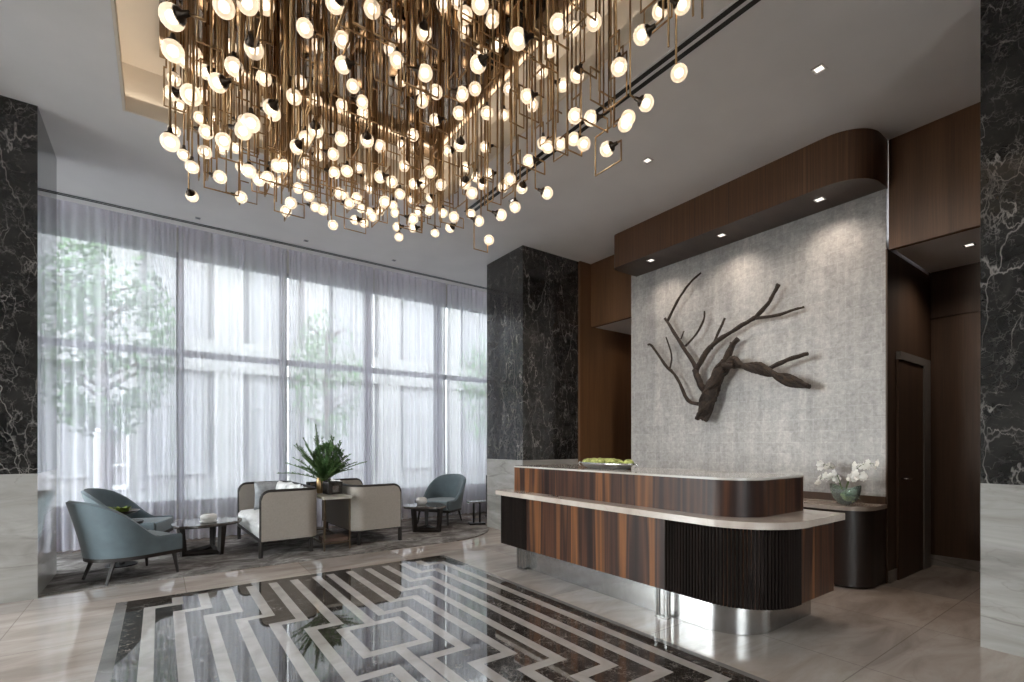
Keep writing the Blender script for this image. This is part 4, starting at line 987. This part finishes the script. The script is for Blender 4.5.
# planter with fern
pt = empty('planter', (1.95, 6.98, .7205), radians(8), 'square smoky metal planter on the console table', 'planter')
bm = B(); box(bm, -.10, .10, -.10, .10, 0, .17, 0, .006); top = [f for f in bm.faces if f.calc_center_median().z > .169 and f.calc_area() > .02]
bmesh.ops.inset_individual(bm, faces=top, thickness=.008, depth=-.03); finish(bm, 'pot', 'smoke_metal', pt)
bm = B(); box(bm, -.045, .045, -.104, -.0995, .03, .12, 0, .001); finish(bm, 'front_plate', 'steel', pt)
fn = empty('fern_arrangement', (1.84, 7.02, .87), 0, 'tall leafy green fern and foliage arrangement rising from the metal planter', 'plant')
rf = random.Random(21)
bm = B(); bs = B()
for k in range(60):
    a = rf.uniform(0, 2*pi); el = rf.uniform(.35, 1.4); ln = rf.uniform(.28, .58)
    d = Vector((cos(a) * cos(el), sin(a) * cos(el), sin(el))); p0 = Vector((0, 0, .02)); pts = []
    for i in range(13):
        u = i / 12; pts.append(p0 + d * ln * u + Vector((0, 0, -.12 * u * u * (1.3 - sin(el)))))
    tube(bs, pts, .0028, 4)
    for i in range(3, 13):
        for sgn in (-1, 1):
            for rep in range(2):
                tg = (pts[i] - pts[i-1]).normalized(); s_ = tg.cross(UP); s_ = s_.normalized() if s_.length > .01 else Vector((1, 0, 0))
                q = pts[i-1].lerp(pts[i], rep * .5); leaf(bm, q, (s_ * sgn + tg * .7 + Vector((rf.uniform(-.3, .3),) * 3)), UP, rf.uniform(.04, .07) * (1.2 - i / 16), .0075, .3, seg=3)
# bushy ball in the middle
for k in range(700):
    a = rf.uniform(0, 2*pi); b = rf.uniform(-.9, pi/2); r = .15 * rf.uniform(.5, 1) ** .4
    q = Vector((.05 + r * 1.1 * cos(a) * cos(b), r * 1.1 * sin(a) * cos(b), .24 + r * .85 * sin(b))); leaf(bm, q, Vector((rf.uniform(-1, 1), rf.uniform(-1, 1), rf.uniform(-.4, 1))), UP, rf.uniform(.03, .05), .010, .3, seg=3)
for k in range(3): tube(bs, [(.05 + .02*k, .01*k, -.02), (.05 + .015*k, .01*k, .2)], .005, 5)
# tall spike with whorls
top_ = Vector((-.08, .03, .58)); tube(bs, [(-.02, 0, 0), (-.05, .02, .3), top_], .005, 5)
for i in range(26):
    z = .22 + .36 * i / 25; c = Vector((-.02 - .06 * z / .58, .03 * z / .58, z))
    for j in range(7):
        a = 2*pi*j/7 + i; leaf(bm, c, Vector((cos(a), sin(a), .3)), UP, .036 * (1.1 - i / 40), .008, .5, seg=3)
fn.scale = (1.2, 1.2, 1.4); finish(bm, 'foliage', 'leaf', fn); finish(bs, 'stems', 'stem_green', fn)
# small framed box and brass vase farther on the console
t = empty('framed_box', (1.80, 7.42, .7205), radians(10), 'small black framed box standing on the console behind the plant', 'box')
bm = B(); box(bm, -.085, .085, -.05, .05, 0, .15, 0, .01); finish(bm, 'case', 'black_metal', t)
bm = B(); box(bm, -.065, .065, -.0545, -.051, .02, .13); finish(bm, 'face', 'steel', t)
bowl('tall_vase', 'slim brass coloured vase on the console beside the metal planter', 'vase', (1.83, 7.18, .7205), [(0, 0), (.035, 0), (.042, .03), (.048, .16), (.04, .24), (.036, .24), (.04, .16), (0, .02)], 'brass')

# ================================================================ CURTAINS
rc_ = random.Random(4)
names = ['leftmost sheer white curtain hidden mostly behind the left column', 'second sheer white curtain, just behind the left column', 'sheer white curtain behind the two left armchairs',
         'sheer white curtain behind the left coffee table and left sofa', 'sheer white curtain behind the fern arrangement', 'sheer white curtain left of the far armchair', 'rightmost sheer white curtain beside the dark column']
CX = [-4.55, -2.62, -1.19, .20, 1.67, 3.10, 4.54, 5.93]
ZT, ZB = 4.62, .03
for i in range(7):
    a, b = CX[i] + .012, CX[i+1] - .012; bm = B(); n = int((b - a) / .011); zs = [ZB, .12, .6, 1.2, 2.0, 2.8, 3.6, 4.2, ZT]; grid = []
    ph = rc_.uniform(0, 6); dens = [rc_.uniform(.6, 1.5) for _ in range(12)]
    cols = []
    for k in range(n + 1):
        u = k / n; x = a + (b - a) * u; c = u * 11; q = int(min(c, 10.999)); dd = dens[q] * (1 - (c - q)) + dens[q+1] * (c - q)
        ed = 1 + 1.0 * math.exp(-((u - .02) / .07) ** 2) + 1.0 * math.exp(-((u - .98) / .07) ** 2)
        ph += dd * ed * .66
        am = .028 * (.6 + .7 * dd) * (1.1 if ed > 1.4 else 1)
        col = []
        for z in zs:
            g = 1 - .35 * z / ZT; sway = .012 * sin(x * 7 + z * .9) * g
            col.append(bm.verts.new((x + .006 * sin(z * 1.7 + k * .2) * g, 8.50 + am * g * sin(ph) + .014 * sin(ph * .37 + 1) + sway, z)))
        cols.append(col)
    for p, q in zip(cols, cols[1:]):
        for j in range(len(zs) - 1):
            f = bm.faces.new((p[j], q[j], q[j+1], p[j+1])); f.smooth = True
    o = finish(bm, 'sheer_curtain', 'sheer', None); tag(o, names[i], 'curtain', 'sheer floor length curtains')

# ================================================================ OUTSIDE
bm = B(); box(bm, -30, 34, 9.1, 40, -.3, -.12); box(bm, -30, 34, -30, -4.8, -.3, -.12); box(bm, -30, -4.8, -4.8, 9.1, -.3, -.12); struct(bm, 'ground_street', 'paving')
bm = B(); box(bm, 5.97, 30, 9.1, 9.2, 0, 6); 
bm.free()
# building across the street
bd = empty('building', (0, 20, -.12), 0, 'pale building with tall windows across the street, seen through curtains', 'building')
bm = B(); box(bm, -22, 26, .35, 6, 0, 9.5)
for k in range(17):
    x = -22 + 3 * k; box(bm, x - .45, x + .45, 0, .35, 0, 9.5)
box(bm, -22, 26, -.02, .35, 4.1, 5.2); box(bm, -22, 26, -.15, .35, 9.0, 9.8)
finish(bm, 'wall', 'facade', bd)
for k in range(16):
    x = -20.5 + 3 * k
    for z0, z1 in ((.5, 4.1), (5.2, 8.7)):
        bm = B(); box(bm, x - .85, x + .85, .22, .34, z0, z1, 0); fr = finish(bm, 'window', 'facade_glass', bd)
        bm = B()
        for u in (-.85, -.04, .77): box(bm, x + u, x + u + .08, .17, .219, z0, z1)
        for zz in (z0, (z0 + z1) * .62, z1 - .08): box(bm, x - .77, x - .04, .17, .219, zz, zz + .08); box(bm, x + .04, x + .77, .17, .219, zz, zz + .08)
        finish(bm, 'window_frame', 'facade', fr)
bm = B()
for x0, x1 in ((-1.68, -1.60), (-1.30, -1.22), (-.88, -.80)): box(bm, x0, x1, -.10, -.04, .1, 2.05)
for z0, z1 in ((.1, .25), (.85, .91), (1.95, 2.05)): box(bm, -1.60, -1.30, -.10, -.04, z0, z1); box(bm, -1.22, -.88, -.10, -.04, z0, z1)
dfr = finish(bm, 'double_door', 'white_paint', bd)
bm = B(); box(bm, -1.66, -.82, -.039, -.024, .1, 2.03); finish(bm, 'pane', 'grey_paint', dfr)
def tree(name, label, loc, h, r, seed, n=2600):
    rt = random.Random(seed); t = empty(name, loc, 0, label, 'tree', 'street trees outside the windows')
    bm = B(); pts = [(0, 0, 0), (.06, .03, h * .3), (-.03, .05, h * .6), (0, 0, h * .9)]; tube(bm, pts, [.13, .10, .07, .02], 8)
    for k in range(14):
        z = h * rt.uniform(.35, .85); a = rt.uniform(0, 2*pi); q = r * rt.uniform(.5, .9); tube(bm, [(0, .03, z), (q*.5*cos(a), q*.5*sin(a), z + q * .35), (q*cos(a), q*sin(a), z + q*.6)], [.04, .025, .008], 5)
    finish(bm, 'trunk', 'tree_bark', t)
    bm = B()
    for k in range(n):
        a = rt.uniform(0, 2*pi); b = math.asin(rt.uniform(-1, 1)); q = rt.uniform(.2, 1) ** .45
        c = Vector((r * q * cos(a) * cos(b), r * q * sin(a) * cos(b), h * .64 + h * .36 * q * sin(b)))
        if noise.noise(c * 1.3 + Vector((seed, 0, 0))) < -.12: continue
        d = Vector((rt.uniform(-1, 1), rt.uniform(-1, 1), rt.uniform(-1, 1))).normalized(); s_ = d.orthogonal().normalized(); w = rt.uniform(.05, .09)
        vs = [bm.verts.new(c - s_ * w * .5), bm.verts.new(c + d * w), bm.verts.new(c + s_ * w * .5), bm.verts.new(c - d * w)]; bm.faces.new(vs)
    finish(bm, 'foliage', 'tree_leaf', t); return t
tree('street_tree', 'leafy street tree outside window behind the two left armchairs', (-.9, 12.4, -.12), 5.6, 1.25, 3, 5200)
tree('street_tree', 'street tree outside window behind the left column', (-3.6, 12.8, -.12), 5.4, 1.1, 8)
tree('street_tree', 'thin street tree outside behind the fern arrangement', (3.9, 14.5, -.12), 5.4, 1.0, 5)
tree('street_tree', 'street tree outside window by the dark column', (9.2, 14.2, -.12), 5.4, 1.1, 9)

# ================================================================ WORLD, LIGHT, CAMERA
w = bpy.data.worlds.new('World'); SC.world = w; w.use_nodes = True; nt = w.node_tree; bg = nt.nodes['Background']
tc = nt.nodes.new('ShaderNodeTexCoord'); sp = nt.nodes.new('ShaderNodeSeparateXYZ'); L(nt, tc.outputs['Generated'], sp.inputs[0])
c = ramp(nt, sp.outputs[2], [(0, (.97,.97,1.0)), (.5, (.93,.95,1.0)), (1, (.82,.89,1.0))]); L(nt, c, bg.inputs[0]); 
q = math_n(nt, 'MULTIPLY', sp.outputs[0], -1); q = ramp(nt, q, [(.35, (0,0,0)), (.8, (1,1,1))])
L(nt, math_n(nt, 'ADD', SKY, math_n(nt, 'MULTIPLY', q, SKY * (LEFT - 1))), bg.inputs[1])
cam = bpy.data.cameras.new('camera'); co = bpy.data.objects.new('camera', cam); COL.objects.link(co); SC.camera = co
cam.sensor_width = 36; cam.lens = 488.5 / 1024 * 36; cam.shift_y = (445 - 341) / 1024; cam.clip_start = .05; cam.clip_end = 200
co.location = (0, 0, 1.4); co.rotation_euler = (pi / 2, 0, -math.atan((512 - 160) / 488.5))
vs = SC.view_settings; vs.view_transform = 'Standard'; vs.look = 'None'; vs.exposure = EXPO; vs.gamma = 1; vs.use_curve_mapping = False
SC.cycles.max_bounces = 10; SC.cycles.diffuse_bounces = 5; SC.cycles.glossy_bounces = 5; SC.cycles.transmission_bounces = 10; SC.cycles.transparent_max_bounces = 24
SC.cycles.caustics_reflective = False; SC.cycles.caustics_refractive = False; SC.cycles.sample_clamp_indirect = 6
SC.cycles.use_denoising = True
